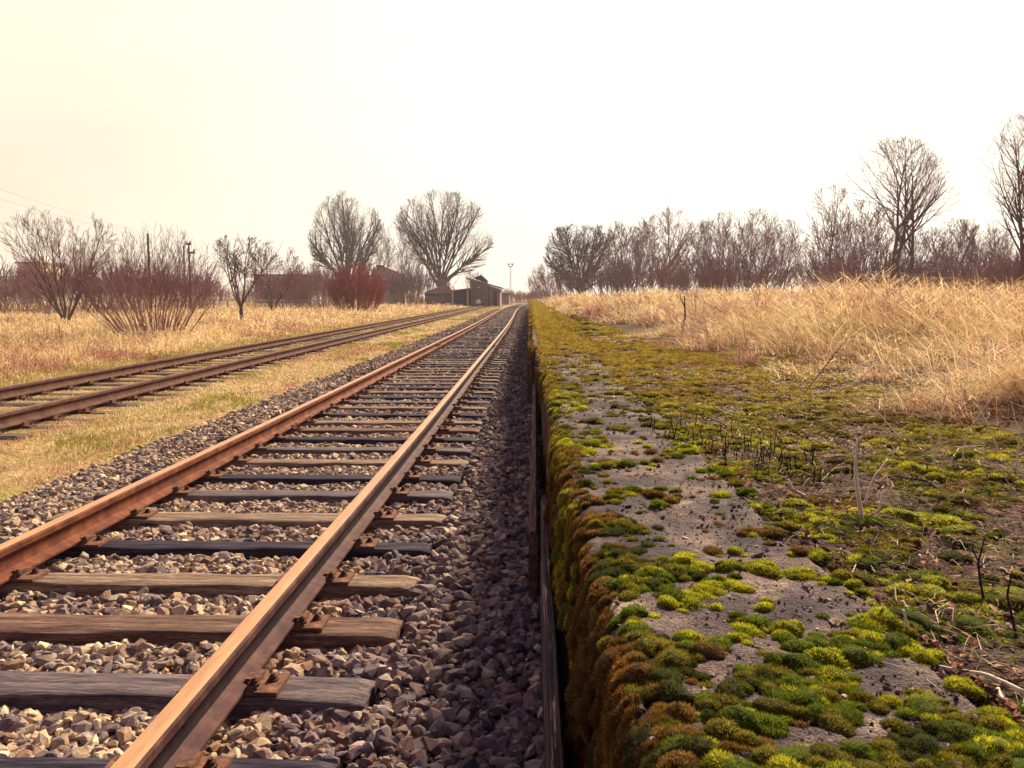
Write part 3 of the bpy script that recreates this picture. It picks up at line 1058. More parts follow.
def right_grass():
    b = MB()

    def reg(d0, d1, N, H0, wmin):
        # tufts, polar sampling around the camera in the wedge right of the platform
        nt_ = N // 45
        d = np.sqrt(rng.uniform(d0 ** 2, d1 ** 2, nt_))
        th = rng.uniform(math.radians(-.5), math.radians(40), nt_)
        X = d * np.sin(th); Y = d * np.cos(th)
        lim = glim(Y) - .15 + 1.9 * (fbm(X * .9, Y * .9, 93) - .5)
        edge = X - lim
        m = (edge > 0) & (rng.random(nt_) < np.clip(edge / 1.7, .06, 1) ** 1.3)
        X, Y, edge, d = X[m], Y[m], edge[m], d[m]
        nt_ = len(X)
        big = fbm(X * .7, Y * .7, 96)
        Ht = H0 * np.clip(.14 + edge * .34, .12, 1.0) * (.15 + 1.7 * big) * rng.lognormal(0, .38, nt_)
        Ht = np.minimum(Ht, H0 * (1.15 + .55 * fbm(X * .5, Y * .5, 98)) * (1 + .35 * np.exp(-((X / Y - .385) / .05) ** 2)))
        wind = rng.uniform(.3, .95, nt_)
        red = .17 * np.exp(-((edge - .6) / .9) ** 2) - .095 + rng.normal(0, .05, nt_)
        k = rng.integers(18, 75, nt_)
        i = np.repeat(np.arange(nt_), k)
        n = len(i)
        a = rng.uniform(0, 2 * PI, n)
        rr = np.abs(rng.normal(0, .05, n)) * (1 + .04 * d[i]) + .01
        bx = X[i] + rr * np.cos(a); by = Y[i] + rr * np.sin(a)
        lx = np.cos(a) * (1 - wind[i]) - wind[i] * rng.uniform(.3, 1.2, n); ly = np.sin(a) * (1 - wind[i]) + rng.normal(0, .35, n)
        ldir = np.arctan2(ly, lx)
        hh = Ht[i] * rng.uniform(.45, 1.15, n)
        w = np.maximum(wmin, .0008 * d[i]) * rng.uniform(.6, 1.3, n)
        lean = np.clip(rng.normal(1.15, .6, n), .1, 2.3)
        flat = rng.random(n) < .48
        lean = np.where(flat, 2.4, lean); ldir = np.where(flat, rng.uniform(0, 2 * PI, n), ldir)
        col = straw_col(bx, by, red[i], n)
        bz = np.where(flat, Ht[i] * rng.uniform(-.02, .75, n), -.01)
        hh = np.where(flat, hh * .42, hh)
        blades(b, bx, by, Hsoil(bx, by) + bz, hh, w, lean, ldir, col)
    reg(2.5, 7, 110000, .38, .0035)
    reg(7, 14, 110000, .50, .005)
    reg(14, 35, 80000, .60, .011)
    reg(35, 120, 50000, .75, .03)
    # trampled straw and thin litter lying on the moss
    N = 60000
    d = np.sqrt(rng.uniform(1.3 ** 2, 14 ** 2, N)); th = rng.uniform(math.radians(.2), math.radians(38), N)
    X = d * np.sin(th); Y = d * np.cos(th)
    m = (X > np.where(Y > 7, .02, .62)) & (rng.random(N) < .30 + .70 * np.clip((X - glim(Y) + 1.6) / 1.3, 0, 1))
    X, Y, d = X[m], Y[m], d[m]; n = len(X)
    ln = rng.uniform(.03, .16, n)
    blades(b, X, Y, Hsoil(X, Y) + .012, ln * .25, np.maximum(.0016, .0007 * d), np.full(n, 3.0), rng.uniform(0, 2 * PI, n), straw_col(X, Y, .04, n))
    # seed stalks above the ridge
    N = 420
    X = rng.uniform(2.6, 9, N); Y = X * rng.uniform(1.45, 3.2, N)
    blades(b, X, Y, Hsoil(X, Y), rng.uniform(.40, .75, N), np.maximum(.003, .0006 * Y), rng.uniform(.3, 1.3, N), PI + rng.normal(0, .35, N), straw[rng.integers(0, 6, N)] * 1.0)
    o = b.build('dry_grass', M['blade'])
    tag(o, 'tall straw-coloured and reddish dry grass leaning over the platform side', 'grass', kind='stuff')


right_grass()


def left_grass():
    b = MB()

    def reg(y0, y1, N, H0, wmin, xa, xb):
        Y = np.exp(rng.uniform(math.log(y0), math.log(y1), N))
        X = rng.uniform(0, 1, N) ** 1.6
        inner = C2(Y) - 1.75 + .5 * (fbm(Y * .6, Y * 0, 97) - .5)
        X = inner - X * (Y * .75 + 2)
        edge = inner - X
        cl = fbm(X * .8, Y * .8, 99, 5)
        n = N
        hh = H0 * np.clip(.35 + edge * .4, .3, 1) * (.1 + 1.9 * np.clip(cl - .15, 0, 1)) * rng.uniform(.5, 1.2, n)
        w = np.maximum(wmin, .0008 * Y)
        col = straw_col(X, Y, -.07 + .5 * (fbm(X * .22, Y * .22, 44) - .5), n)
        col = np.where((edge < .7)[:, None] & (rng.random((n, 1)) < .5), np.array([.33, .27, .06]), col)
        fl = rng.random(n) < .35
        zz = np.where(fl, hh * rng.uniform(0, .9, n), -.01)
        hh = np.where(fl, hh * .5, hh)
        blades(b, X, Y, Hleft(X, Y) + zz, hh, w, np.where(fl, 2.2, np.clip(rng.normal(.9, .6, n), .05, 2.4)), rng.uniform(0, 2 * PI, n), col)
    reg(8, 22, 60000, .42, .006, 0, 0)
    reg(22, 60, 60000, .45, .012, 0, 0)
    reg(60, 160, 30000, .5, .04, 0, 0)
    o = b.build('dry_grass', M['blade'])
    tag(o, 'pale golden dry grass covering the field beyond the second track', 'grass', kind='stuff')

    # strip between the tracks, and the second track's overgrown bed
    b = MB()
    N = 120000
    Y = np.exp(rng.uniform(math.log(2.6), math.log(120), N))
    lo = C2(Y) - 1.7; hi = C1(Y) - 1.95 + .3 * (fbm(Y * 1.2, Y * 0, 101) - .5)
    X = lo + (hi - lo) * rng.random(N)
    dx2 = X - C2(Y)
    bed = np.abs(dx2) < 1.15
    m = ~bed | (rng.random(N) < .75 * (fbm(X * 2, Y * 2, 103) > .45))
    m &= np.abs(np.abs(dx2) - .7535) > .07
    X, Y, bed = X[m], Y[m], bed[m]; n = len(X)
    cl = fbm(X * 1.5, Y * .9, 105) + rng.normal(0, .06, n)
    hh = np.where(bed, .025, .045) * (.5 + cl) * rng.uniform(.5, 1.4, n) * (1 + .010 * Y)
    w = np.maximum(.0028, .0009 * Y)
    green = np.array([(.27, .26, .035), (.36, .31, .05), (.20, .20, .03)])
    c = np.where((cl > .60)[:, None], green[rng.integers(0, 3, n)], straw[rng.integers(0, 6, n)] * .82)
    redz = (fbm(X * 1.7, Y * .8, 107) + .12 * np.clip((X + 4.3) / .5, 0, 1) > .60)[:, None]
    c = np.where(redz & (rng.random((n, 1)) < .7), rusty[rng.integers(0, 4, n)] * 1.1, c)
    c = c * rng.uniform(.8, 1.2, (n, 1))
    blades(b, X, Y, Hleft(X, Y) - .003 + .0 * X, hh, w, np.clip(rng.normal(.7, .35, n), 0, 1.5), rng.uniform(0, 2 * PI, n), c)
    o = b.build('short_grass', M['blade'])
    tag(o, 'short yellow-green grass on the strip between the two tracks', 'grass', kind='stuff')


left_grass()

# ------------------------------------------------------------------ grit and crumbs on the concrete
def grit():
    b = MB()
    shp = [hull_stone(300 + i, 9) for i in range(6)]
    N = 15000
    Y = np.exp(rng.uniform(math.log(1.05), math.log(9), N)); X = rng.uniform(.16, 1, N) + rng.random(N) * (.15 + Y * .32) * (rng.random(N) < .65)
    s = rng.lognormal(math.log(.0038), .6, N) * (1 + .15 * Y)
    z = np.where(X < .68, PTOP + .001, Hsoil(X, Y) + .006)
    pal = np.array([(.45, .34, .28), (.12, .08, .07), (.22, .15, .14), (.07, .04, .035), (.30, .19, .13)])
    col = pal[rng.integers(0, 5, N)]
    R = rotmats(N, .6) * s[:, None, None] * 1.3
    T = np.stack([X, Y, z], -1)
    sh = rng.integers(0, 6, N)
    for q in range(6):
        m = sh == q
        b.inst(shp[q][0], shp[q][1], R[m], T[m], col[m])
    tag(b.build('loose_grit', M['grain']), 'pale crumbs of concrete and grit scattered on the platform top', 'grit', kind='stuff')


grit()


def twig_litter():
    b = MB()
    N = 1500
    d = np.exp(rng.uniform(math.log(1.25), math.log(8), N)); th = rng.uniform(math.radians(12), math.radians(37), N)
    X = d * np.sin(th); Y = d * np.cos(th)
    m = X > .74
    X, Y, d = X[m], Y[m], d[m]
    n = len(X)
    a = rng.uniform(0, 2 * PI, n)
    L = rng.lognormal(math.log(.05), .6, n) * (1 + .12 * d)
    z = Hsoil(X, Y) + .012
    tilt = np.abs(rng.normal(0, .22, n)) + (rng.random(n) < .10) * rng.uniform(.3, 1.2, n)
    p0 = np.stack([X, Y, z], -1)
    mid = p0 + np.stack([np.cos(a) * L * .5, np.sin(a) * L * .5, L * .5 * tilt], -1)
    a2 = a + rng.normal(0, .5, n)
    p1 = mid + np.stack([np.cos(a2) * L * .5, np.sin(a2) * L * .5, L * .5 * tilt * rng.uniform(-.6, 1, n)], -1)
    r = np.maximum(.0007, .0004 * d) * rng.uniform(.7, 1.8, n)
    pal = np.array([(.80, .66, .48), (.62, .44, .30), (.30, .16, .12), (.06, .035, .035), (.70, .52, .36), (.12, .07, .06)])
    c = pal[rng.integers(0, 6, n)]
    cc = np.repeat(c, 8, axis=0)
    b.segs(p0, mid, r, r * .8, 4, cc)
    b.segs(mid, p1, r * .8, r * .4, 4, cc)
    # dead leaves
    n = 1400
    d = np.exp(rng.uniform(math.log(1.25), math.log(9), n)); th = rng.uniform(math.radians(12), math.radians(37), n)
    X = d * np.sin(th); Y = d * np.cos(th)
    X = np.maximum(X, .72)
    s_ = rng.uniform(.005, .014, n) * (1 + .1 * d)
    q = np.array([(-1, 0, 0), (-.2, -.55, .25), (1, 0, .1), (-.1, .55, .3)], float)
    Mx = rotmats(n, .35) * s_[:, None, None]
    pal = np.array([(.30, .13, .08), (.18, .07, .06), (.42, .25, .14), (.10, .045, .04)])
    b.inst(q, np.array([[0, 1, 2], [0, 2, 3]]), Mx, np.stack([X, Y, Hsoil(X, Y) + .016], -1), pal[rng.integers(0, 4, n)])
    tag(b.build('twig_litter', M['grain']), 'small broken twigs and curled brown leaves scattered over the mossy soil', 'litter', kind='stuff')


twig_litter()

# ------------------------------------------------------------------ sticks and stems
def stick(name, pts, r0, r1, m, label, cat, group=None, branches=()):
    """pts: list of photo x, y with the height of each point above the soil, or world tuples"""
    b = MB()
    P = np.array(pts, float)
    o = tuple(P[0])
    # refine with a little wobble
    n = 14
    t = np.linspace(0, 1, n)
    tt = np.linspace(0, 1, len(P))
    Q = np.stack([np.interp(t, tt, P[:, i]) for i in range(3)], -1)
    L = np.linalg.norm(P[-1] - P[0])
    Q[1:-1] += np.cumsum(rng.normal(0, L * .004, (n - 2, 3)), axis=0) * np.sin(np.linspace(0, PI, n))[1:-1, None]
    b.tube(Q, np.linspace(r0, r1, n), 7)
    for br in branches:
        B = np.array(br, float)
        b.tube(B, np.linspace(r1 * 1.3, r1 * .5, len(B)), 5)
    ob = b.build(name, m, smooth=True, loc=o)
    return tag(ob, label, cat, group)


def gp(x, y, dz=0.0):
    z = PTOP
    X, Yy = at(x, y, z)
    return X, Yy, float(Hsoil(X, Yy)) + dz


def up(base, x, y, dy=0.0):
    """point seen at photo x, y at the same depth as base (+dy)"""
    D = base[1] + dy
    X0, Z0 = W(x, y, D)
    return X0, D, Z0


g = gp(862, 516)
stick('dead_stick', [g, up(g, 859, 485), up(g, 857, 462), up(g, 858, 438, .02)], .0075, .0022, M['stick_pale'], 'bleached upright stick tapering to a point, tallest of the pale sticks', 'stick')
g = gp(864, 500)
stick('dead_stick', [g, up(g, 876, 478, .05), up(g, 889, 459, .1)], .004, .0018, M['stick_pale'], 'thin pale stick leaning away across the tall bleached stick', 'stick')
g = gp(876, 515)
stick('dead_stick', [g, up(g, 887, 491, .02)], .0045, .003, M['stick_pale'], 'short straight pale stick just in front of the tall bleached stick', 'stick')
g = gp(805, 492, .01)
stick('dead_stick', [g, up(g, 796, 491), up(g, 791, 480)], .006, .003, M['stick_pale'], 'small forked pale twig lying on green moss near dark stems', 'stick', branches=[[up(g, 797, 491), up(g, 806, 486), up(g, 812, 478)]])
g = gp(1024, 692, .012)
stick('dead_stick', [g, gp(985, 676, .02), gp(938, 661, .012)], .004, .0025, M['stick_pale'], 'long thin pale twig lying on bare soil beside the moss cushions', 'stick')
g = gp(912, 527, .01)
stick('dead_stick', [g, gp(900, 522, .01), gp(894, 525, .02)], .004, .002, M['stick_pale'], 'bent pale twig lying on the moss beyond the tall stick', 'stick')
g = gp(1005, 704, .01)
stick('dead_stick', [g, gp(998, 690, .015)], .004, .003, M['stick_pale'], 'stubby pale twig lying just below the long thin twig', 'stick')
g = gp(910, 632, .01)
stick('dead_stick', [g, up(g, 912, 615)], .003, .002, M['stick_pale'], 'tiny pale stick standing at the crumbled concrete border', 'stick')
g = gp(683, 336)
stick('dead_weed', [g, up(g, 684, 315), up(g, 683, 296)], .018, .008, M['bark'], 'lone brown woody stem standing before the dry grass', 'stem', branches=[[up(g, 684, 308), up(g, 679, 298), up(g, 678, 291)]])
g = gp(985, 590)
stick('dead_weed', [g, up(g, 984, 565), up(g, 990, 538, .03)], 0.0028, .0015, M['stick_dark'], 'black broken twig upright on dark soil with short side spurs', 'stem', branches=[[up(g, 984, 562), up(g, 978, 550), up(g, 979, 545)], [up(g, 985, 572), up(g, 996, 560)]])
g = gp(1018, 622)
stick('dead_weed', [g, up(g, 1016, 600), up(g, 1019, 575, .02)], 0.0028, .0015, M['stick_dark'], 'black twig with a bent top at the border of the photo', 'stem', branches=[[up(g, 1018, 578), up(g, 1008, 572), up(g, 1003, 573)]])
g = gp(900, 478, .01)
stick('dead_stick', [g, gp(925, 484, .02), gp(955, 500, .01)], .006, .003, M['stick_dark'], 'dark twig lying flat between pale sticks and black stems', 'stick')
g = gp(940, 425)
for i, (pts) in enumerate([[(940, 452), (938, 420), (944, 392)], [(962, 460), (968, 430), (990, 395)], [(935, 470), (932, 440), (928, 425)], [(1000, 450), (985, 420), (975, 400)], [(905, 440), (880, 415), (860, 395)], [(1015, 470), (1020, 440), (1008, 400)], [(880, 440), (886, 420), (884, 395)]]):
    g = gp(*pts[0])
    stick('dry_stalk', [g] + [up(g, x, y, .02) for x, y in pts[1:]], .0035, .0015, M['stick_pale'], 'thin pale dry stalk arching over the moss before the reddish grass', 'stalk', 'dry stalks before the grass')

# dark upright stems
pr = None
rs = random.Random(9)
spots = [(757, 475, 44), (725, 463, 24), (695, 425, 24), (650, 415, 16), (702, 440, 22), (668, 440, 18)]
for i in range(58):
    t = rs.random()
    spots.append((660 + 190 * t + rs.uniform(-14, 14), 432 + 50 * t + rs.uniform(-10, 12), rs.uniform(9, 24)))
for i, (x, y, h) in enumerate(spots):
    g = gp(x, y)
    H = h / F * g[1]
    if pr is None:
        b = MB()
        b.tube([(0, 0, -.01), (.004, 0, .3), (-.004, .003, .65), (.003, 0, 1.0)], [.0026, .0023, .0020, .0014], 5)
        b.tube([(-.003, .003, .62), (.012, .003, .70)], [.002, .001], 4)
        b.tube([(.004, 0, .42), (-.012, 0, .50)], [.002, .001], 4)
        pr = b.build('dead_weed', M['stick_dark'])
        s = pr
    else:
        s = pr.copy(); COL.objects.link(s)
    s.location = g
    s.scale = (1.0, 1.0, H)
    s.rotation_euler = (rs.uniform(-.12, .12), rs.uniform(-.12, .12), rs.uniform(0, 6))
    tag(s, 'tallest thin black stem standing alone in the green moss' if i == 0 else 'thin black dead stem in the cluster standing on the green moss', 'stem', 'black dead stems in the moss')

# ------------------------------------------------------------------ trees
class Tree:
    def __init__(self, seed):
        self.r = random.Random(seed)
        self.thick = []
        self.thin = []
        self.sid = 0
        self.ids = []

    def branch(self, p, d, L, r, lvl, maxl, P):
        R = self.r
        nseg = max(2, int(P['seg'][min(lvl, len(P['seg']) - 1)]))
        p = Vector(p); d = Vector(d).normalized()
        step = L / nseg
        rr = r
        pts = []
        for i in range(nseg):
            wob = P['wob']
            d = (d + Vector((R.gauss(0, wob), R.gauss(0, wob), R.gauss(0, wob))) + Vector((0, 0, P['trop'][min(lvl, len(P['trop']) - 1)]))).normalized()
            q = p + d * step
            ev = P.get('env')
            if ev and lvl > 0:
                cx, rx, cz, rz = ev
                if ((q.x / rx) ** 2 + (q.y / rx) ** 2 + ((q.z - cz) / rz) ** 2) > R.uniform(.88, 1.10):
                    if not pts:
                        return
                    nseg = len(pts)
                    break
            r2 = max(r * (1 - (i + 1) / nseg * P['taper']), P['rmin'])
            (self.thick if rr > P['split'] else self.thin).append((tuple(p), tuple(q), rr, r2, self.sid))
            t = (i + 1) / nseg
            pts.append((q.copy(), d.copy(), t, r2))
            p = q; rr = r2
        if lvl >= maxl:
            return
        if not pts:
            return
        nseg = len(pts)
        nch = P['ch'][min(lvl, len(P['ch']) - 1)]
        for k in range(nch):
            t0 = P['start'][min(lvl, len(P['start']) - 1)]
            t = t0 + (1 - t0) * ((k + R.random()) / nch)
            q, dd, tt, r2 = pts[min(nseg - 1, int(t * nseg))]
            ax = dd.orthogonal().normalized()
            ax.rotate(Matrix.Rotation(R.uniform(0, 2 * PI), 3, dd))
            a = P['ang'][min(lvl, len(P['ang']) - 1)] * R.uniform(.65, 1.3)
            nd = dd.copy(); nd.rotate(Matrix.Rotation(a, 3, ax))
            if nd.z < -.1: nd.z *= -.3
            ln = L * P['len'][min(lvl, len(P['len']) - 1)] * (1.15 - .6 * t) * R.uniform(.7, 1.2)
            self.branch(q, nd, ln, max(min(r2 * .7, r * .55), P['rmin']), lvl + 1, maxl, P)

    def make(self, name, mthick, mthin, H, part_names=('trunk', 'crown')):
        root = empty(name)
        allp = self.thick + self.thin
        top = sorted(s[1][2] for s in allp)[int(len(allp) * .995)]
        k = H / top
        for lst, nm, m, sides in ((self.thick, part_names[0], mthick, 6), (self.thin, part_names[1], mthin, 3)):
            if not lst:
                continue
            sids = sorted({s[4] if len(s) > 4 else 0 for s in lst}) if nm == 'trunk' else [None]
            for sid in sids:
                sub = lst if sid is None else [s for s in lst if (s[4] if len(s) > 4 else 0) == sid]
                b = MB()
                a = np.array([s[0] for s in sub]) * k; c = np.array([s[1] for s in sub]) * k
                b.segs(a, c, [s[2] for s in sub], [s[3] for s in sub], sides)
                b.build(nm, m, root)
        root['H'] = H
        return root


def P_(seg, wob, trop, taper, rmin, split, ch, start, ang, ln):
    return dict(seg=seg, wob=wob, trop=trop, taper=taper, rmin=rmin, split=split, ch=ch, start=start, ang=ang, len=ln)


def spreading(seed, H, rmin, mt, mc, name='bare_tree', rx=.40):
    t = Tree(seed)
    R = t.r
    p = P_([3, 10, 6, 4, 3], .045, [0, .012, .02, .01, .01], .9, rmin, rmin * 3, [0, 13, 7, 4], [.2, .18, .12, .1], [.6, .45, .48, .6], [.9, .42, .45, .55])
    p['env'] = (0, rx * H, .57 * H, .45 * H)
    # short trunk then a fan of limbs
    base = Vector((0, 0, 0))
    t.thick += [((0, 0, -.3), (0, 0, H * .10), H * .032, H * .026), ((0, 0, H * .10), (.02 * H, 0, H * .18), H * .026, H * .022)]
    n = 14
    for i in range(n):
        a = i / n * 2 * PI + R.uniform(-.3, .3)
        s = R.uniform(.55, 1.5) if i % 2 else R.uniform(.05, .6)
        d = Vector((math.cos(a) * s, math.sin(a) * s, 1))
        h0 = R.uniform(.12, .20) * H
        t.branch((0, 0, h0), d, H * R.uniform(.80, .95), H * .0115, 1, 4, p)
    return t.make(name, mt, mc, H)


def tall(seed, H, rmin, mt, mc, name='bare_tree', stems=1, low=.25, rx=.26):
    t = Tree(seed)
    R = t.r
    p = P_([12, 7, 4, 3], .04, [.02, .05, .03, .02], .88, rmin, rmin * 2.6, [19, 8, 4], [low, .15, .1], [.62, .5, .6], [.48, .45, .5])
    p['env'] = (0, rx * H, .60 * H, .42 * H)
    for i in range(stems):
        t.sid = i
        a = R.uniform(0, 2 * PI)
        lean = 0 if i == 0 else R.uniform(.06, .18)
        t.branch((R.uniform(-.2, .2) * (i > 0), R.uniform(-.2, .2) * (i > 0), -.2), (math.cos(a) * lean, math.sin(a) * lean, 1), H * R.uniform(.85, 1), H * .011, 0, 3, p)
    return t.make(name, mt, mc, H)


def thicket(seed, H, rmin, mt, mc, name='bare_tree', n=12, spread=.5, width=.35, depth=3, rx=.62):
    t = Tree(seed)
    R = t.r
    p = P_([8, 5, 3, 3], .06, [.03, .05, .03], .85, rmin, rmin * 2.2, [11, 6, 4], [.15, .15, .1], [.5, .52, .6], [.42, .45, .5])
    p['env'] = (0, rx * H, .42 * H, .56 * H)
    for i in range(n):
        t.sid = i
        a = R.uniform(0, 2 * PI); s = R.random() ** .6
        d = (math.cos(a) * s * spread, math.sin(a) * s * spread, 1)
        q = (math.cos(a) * s * width * H * .5, math.sin(a) * s * width * H * .5, -.1)
        t.branch(q, d, H * R.uniform(.7, 1.0), H * .0065, 0, depth, p)
    return t.make(name, mt, mc, H)


def vase(seed, H, rmin, mt, mc, name, n=60, spread=.6, base=.18, ch=(7, 3), depth=2, rx=.62, thick=.0045):
    t = Tree(seed)
    R = t.r
    p = P_([8, 4, 3], .05, [.04, .05, .03], .8, rmin, rmin * 1.8, list(ch), [.25, .1], [.35, .5], [.36, .4])
    p['env'] = (0, rx * H, .30 * H, .68 * H)
    for i in range(n):
        a = R.uniform(0, 2 * PI); s = R.random() ** .42
        d = (math.cos(a) * s * spread, math.sin(a) * s * spread, 1)
        q = (math.cos(a) * s * base * H, math.sin(a) * s * base * H, -.05)
        t.branch(q, d, H * R.uniform(.6, 1.0) * (1 - .15 * s), H * thick, 0, depth, p)
    return t.make(name, mt, mc, H, ('stem', 'twigs'))


def smalltree(seed, H, rmin, mt, mc, name='bare_tree', n=6, spread=.6, trunk=.15):
    t = Tree(seed)
    R = t.r
    p = P_([10, 6, 4, 3], .055, [.03, .04, .03], .88, rmin, rmin * 2.4, [12, 7, 3], [.2, .15, .1], [.48, .5, .55], [.44, .45, .5])
    p['env'] = (0, .50 * H, .50 * H, .50 * H)
    t.thick.append(((0, 0, -.2), (0, 0, H * trunk), H * .022, H * .018))
    for i in range(n):
        a = i / n * 2 * PI + R.uniform(-.4, .4); s = R.uniform(.3, 1)
        t.branch((0, 0, H * trunk * R.uniform(.8, 1)), (math.cos(a) * s * spread, math.sin(a) * s * spread, 1), H * R.uniform(.65, .9), H * .010, 0, 3, p)
    return t.make(name, mt, mc, H)


def place(o, x, ytop, D, ybase=None, rz=0.0, label=None, cat='tree', group=None, wide=1.0, zoff=0.0):
    """stand o at photo x, depth D, so that its top reaches photo y ytop"""
    X, ztop = W(x, ytop, D)
    zb = float(Hleft(X, D)) if X < .2 else float(Hsoil(X, D))
    if ybase is not None:
        zb = W(x, ybase, D)[1]
    zb += zoff
    s = (ztop - zb) / o['H']
    o.location = (X, D, zb)
    o.scale = (s * wide, s * wide, s)
    o.rotation_euler = (0, 0, rz)
    tag(o, label, cat, group)
    if 'H' in o.keys() and False:
        del o['H']
    return o


def clone(src, *a, **k):
    c = copy_tree(src)
    if 'label' in c.keys(): del c['label']
    if 'group' in c.keys(): del c['group']
    return place(c, *a, **k)


# --- two big trees on the far left side
t1 = spreading(1, 17, .013, M['bark'], M['twig'], rx=.345)
place(t1, 348, 194, 150, None, .4, 'large bare tree with a rounded upright crown standing behind the red shrub')
t2 = spreading(22, 18, .013, M['bark'], M['twig'], rx=.48)
place(t2, 441, 193, 138, None, 1.4, 'large bare tree with wide fan of limbs standing over the wooden shed', wide=.98)

# --- left side shrubs and small trees
s1 = smalltree(3, 5.0, .0055, M['bark_grey'], M['twig_shrub'], n=9, spread=.95, trunk=.03)
place(s1, 62, 212, 35, None, .3, 'open bare sapling with spreading stems, first tree at the dry field edge')
s2 = vase(4, 3.6, .0042, M['twig_shrub'], M['twig_shrub'], 'bare_shrub', n=115, spread=.75, base=.24, ch=(8, 3), rx=.62, thick=.0032)
place(s2, 151, 230, 27, None, .0, 'broad many-stemmed bare shrub in the golden grass beside the second track', 'shrub', wide=1.18)
s3 = smalltree(5, 3.8, .006, M['bark_grey'], M['twig'], n=5, spread=.75, trunk=.20)
place(s3, 240, 236, 37, None, .7, 'small bare tree with a short single trunk in the golden grass', wide=1.1)
s4 = smalltree(16, 3.8, .007, M['bark_grey'], M['twig_purple'], n=7, spread=.8, trunk=.04)
place(s4, 272, 243, 60, None, .2, 'small bare tree forking at the ground before the long low building')
r1 = vase(6, 3.6, .014, M['twig_red'], M['twig_red'], 'red_shrub', n=170, spread=.60, base=.30, ch=(8, 3), rx=.50, thick=.0035)
place(r1, 357, 264, 62, None, .0, 'dense dark red dogwood shrub at the edge of the golden grass', 'shrub', wide=1.02)
pv = vase(8, 4.0, .011, M['bark_grey'], M['twig_shrub'], 'bare_shrub', n=80, spread=.6, base=.45, ch=(8, 4), rx=.66)
place(pv, 118, 262, 62, 312, 0, 'purple brown bush in the low thicket behind the first sapling', 'shrub', 'purple thicket along the far field edge')
rs = random.Random(12)
for i, (x, yt, D, w) in enumerate([(-30, 255, 60, 1.2), (5, 256, 66, 1.1), (30, 265, 60, 1.0), (52, 262, 70, 1.1), (85, 258, 72, 1.2), (140, 262, 75, 1.1), (175, 262, 78, 1.1), (195, 272, 80, 1.0), (-60, 250, 66, 1.3), (215, 284, 110, 1.1),
                                  (262, 280, 95, 1.0), (290, 278, 100, 1.0), (306, 268, 95, 1.0), (318, 262, 100, 1.0), (334, 262, 90, 1.0), (409, 266, 130, .8), (420, 262, 128, 1.0), (300, 286, 90, .9), (415, 290, 100, .7), (250, 282, 120, 1.0), (274, 282, 120, 1.0)]):
    clone(pv, x, yt, D, None, rs.uniform(0, 6), label='purple brown bare bush in the low thicket lining the far side of the field', cat='shrub', group='purple thicket along the far field edge', wide=w)
tb = thicket(9, 8, .012, M['bark_grey'], M['twig'], n=9, spread=.6)
place(tb, 372, 238, 160, None, 0, 'slender bare tree in the gap between the two large trees', group=None)
clone(tb, 398, 222, 175, None, 1.0, label='faint tall bare tree close to the fan-shaped tree', wide=.7)
clone(tb, 470, 270, 190, None, 2.0, label='low bare tree rising behind the wooden shed roof', wide=.8)

# --- right side
tA = tall(31, 12, .008, M['bark_grey'], M['twig_purple'], stems=2, low=.3)
place(tA, 884, 142, 62, None, .2, 'tall twin-stemmed bare tree, highest crown above the leaning grass', wide=1.25)
tB = tall(32, 11, .008, M['bark_grey'], M['twig_purple'], stems=1, low=.28)
place(tB, 905, 154, 60, None, 1.2, 'tall bare tree with a rounded crown beside the highest twin-stemmed tree', wide=1.25)
tC = tall(33, 12, .006, M['bark_grey'], M['twig_purple'], stems=3, low=.25)
place(tC, 1010, 120, 42, None, .5, 'tall slender bare tree cut off by the photo border', wide=1.1)
tD = tall(34, 9, .009, M['bark_grey'], M['twig_purple'], stems=1)
place(tD, 823, 186, 75, None, 0, 'narrow pointed bare birch between the thicket and the tall trees', wide=.9)
th1 = thicket(35, 8, .010, M['bark_grey'], M['twig_purple'], n=14, spread=.55, width=.7)
place(th1, 742, 212, 80, None, 0, 'rounded purple bare tree in the middle of the right-hand tree line', wide=1.15)
th2 = spreading(36, 9, .016, M['bark'], M['twig'])
place(th2, 580, 226, 115, None, .3, 'low wide bare tree with drooping side limbs ending the tree line beside the sky gap', wide=1.25)
th3 = thicket(37, 8, .013, M['bark'], M['twig_purple'], n=12, spread=.7, width=.6)
place(th3, 622, 224, 112, None, 0, 'dense dark bare tree next to the low wide tree of the tree line', wide=1.2)
clone(th1, 650, 218, 105, None, 2.0, label='bushy bare tree between the dense dark tree and the slim one', wide=.9)
clone(tD, 668, 208, 100, None, 2.0, label='slim bare tree rising above the left part of the tree line', wide=1.2)
clone(th3, 692, 250, 95, None, 2.4, label='lower purple bare tree beside the slim one', wide=.9)
clone(th1, 722, 216, 85, None, 4.0, label='smaller bare tree leaning on the rounded purple tree', wide=.9)
clone(th1, 762, 222, 84, None, 5.0, label='bare tree with an even crown on the gap side of the rounded purple tree', wide=.9)
clone(th3, 842, 204, 72, None, 1.0, label='bushy purple tree at the foot of the pointed birch', wide=.9)
clone(th1, 868, 216, 70, None, 3.3, label='bare purple tree behind the trunks of the tall trees', wide=1.0)
clone(th3, 935, 222, 68, None, .5, label='bare tree beyond the tall pair on the open side', wide=1.0)
clone(th1, 965, 222, 66, None, 2.9, label='bushy bare tree halfway between the tall pair and the border tree', wide=.8)
clone(th3, 985, 232, 60, None, 4.4, label='low bare tree at the foot of the border tree', wide=.9)
clone(tB, 1050, 170, 70, None, 4.4, label='bare tree partly outside the photo behind the border tree', wide=.9)
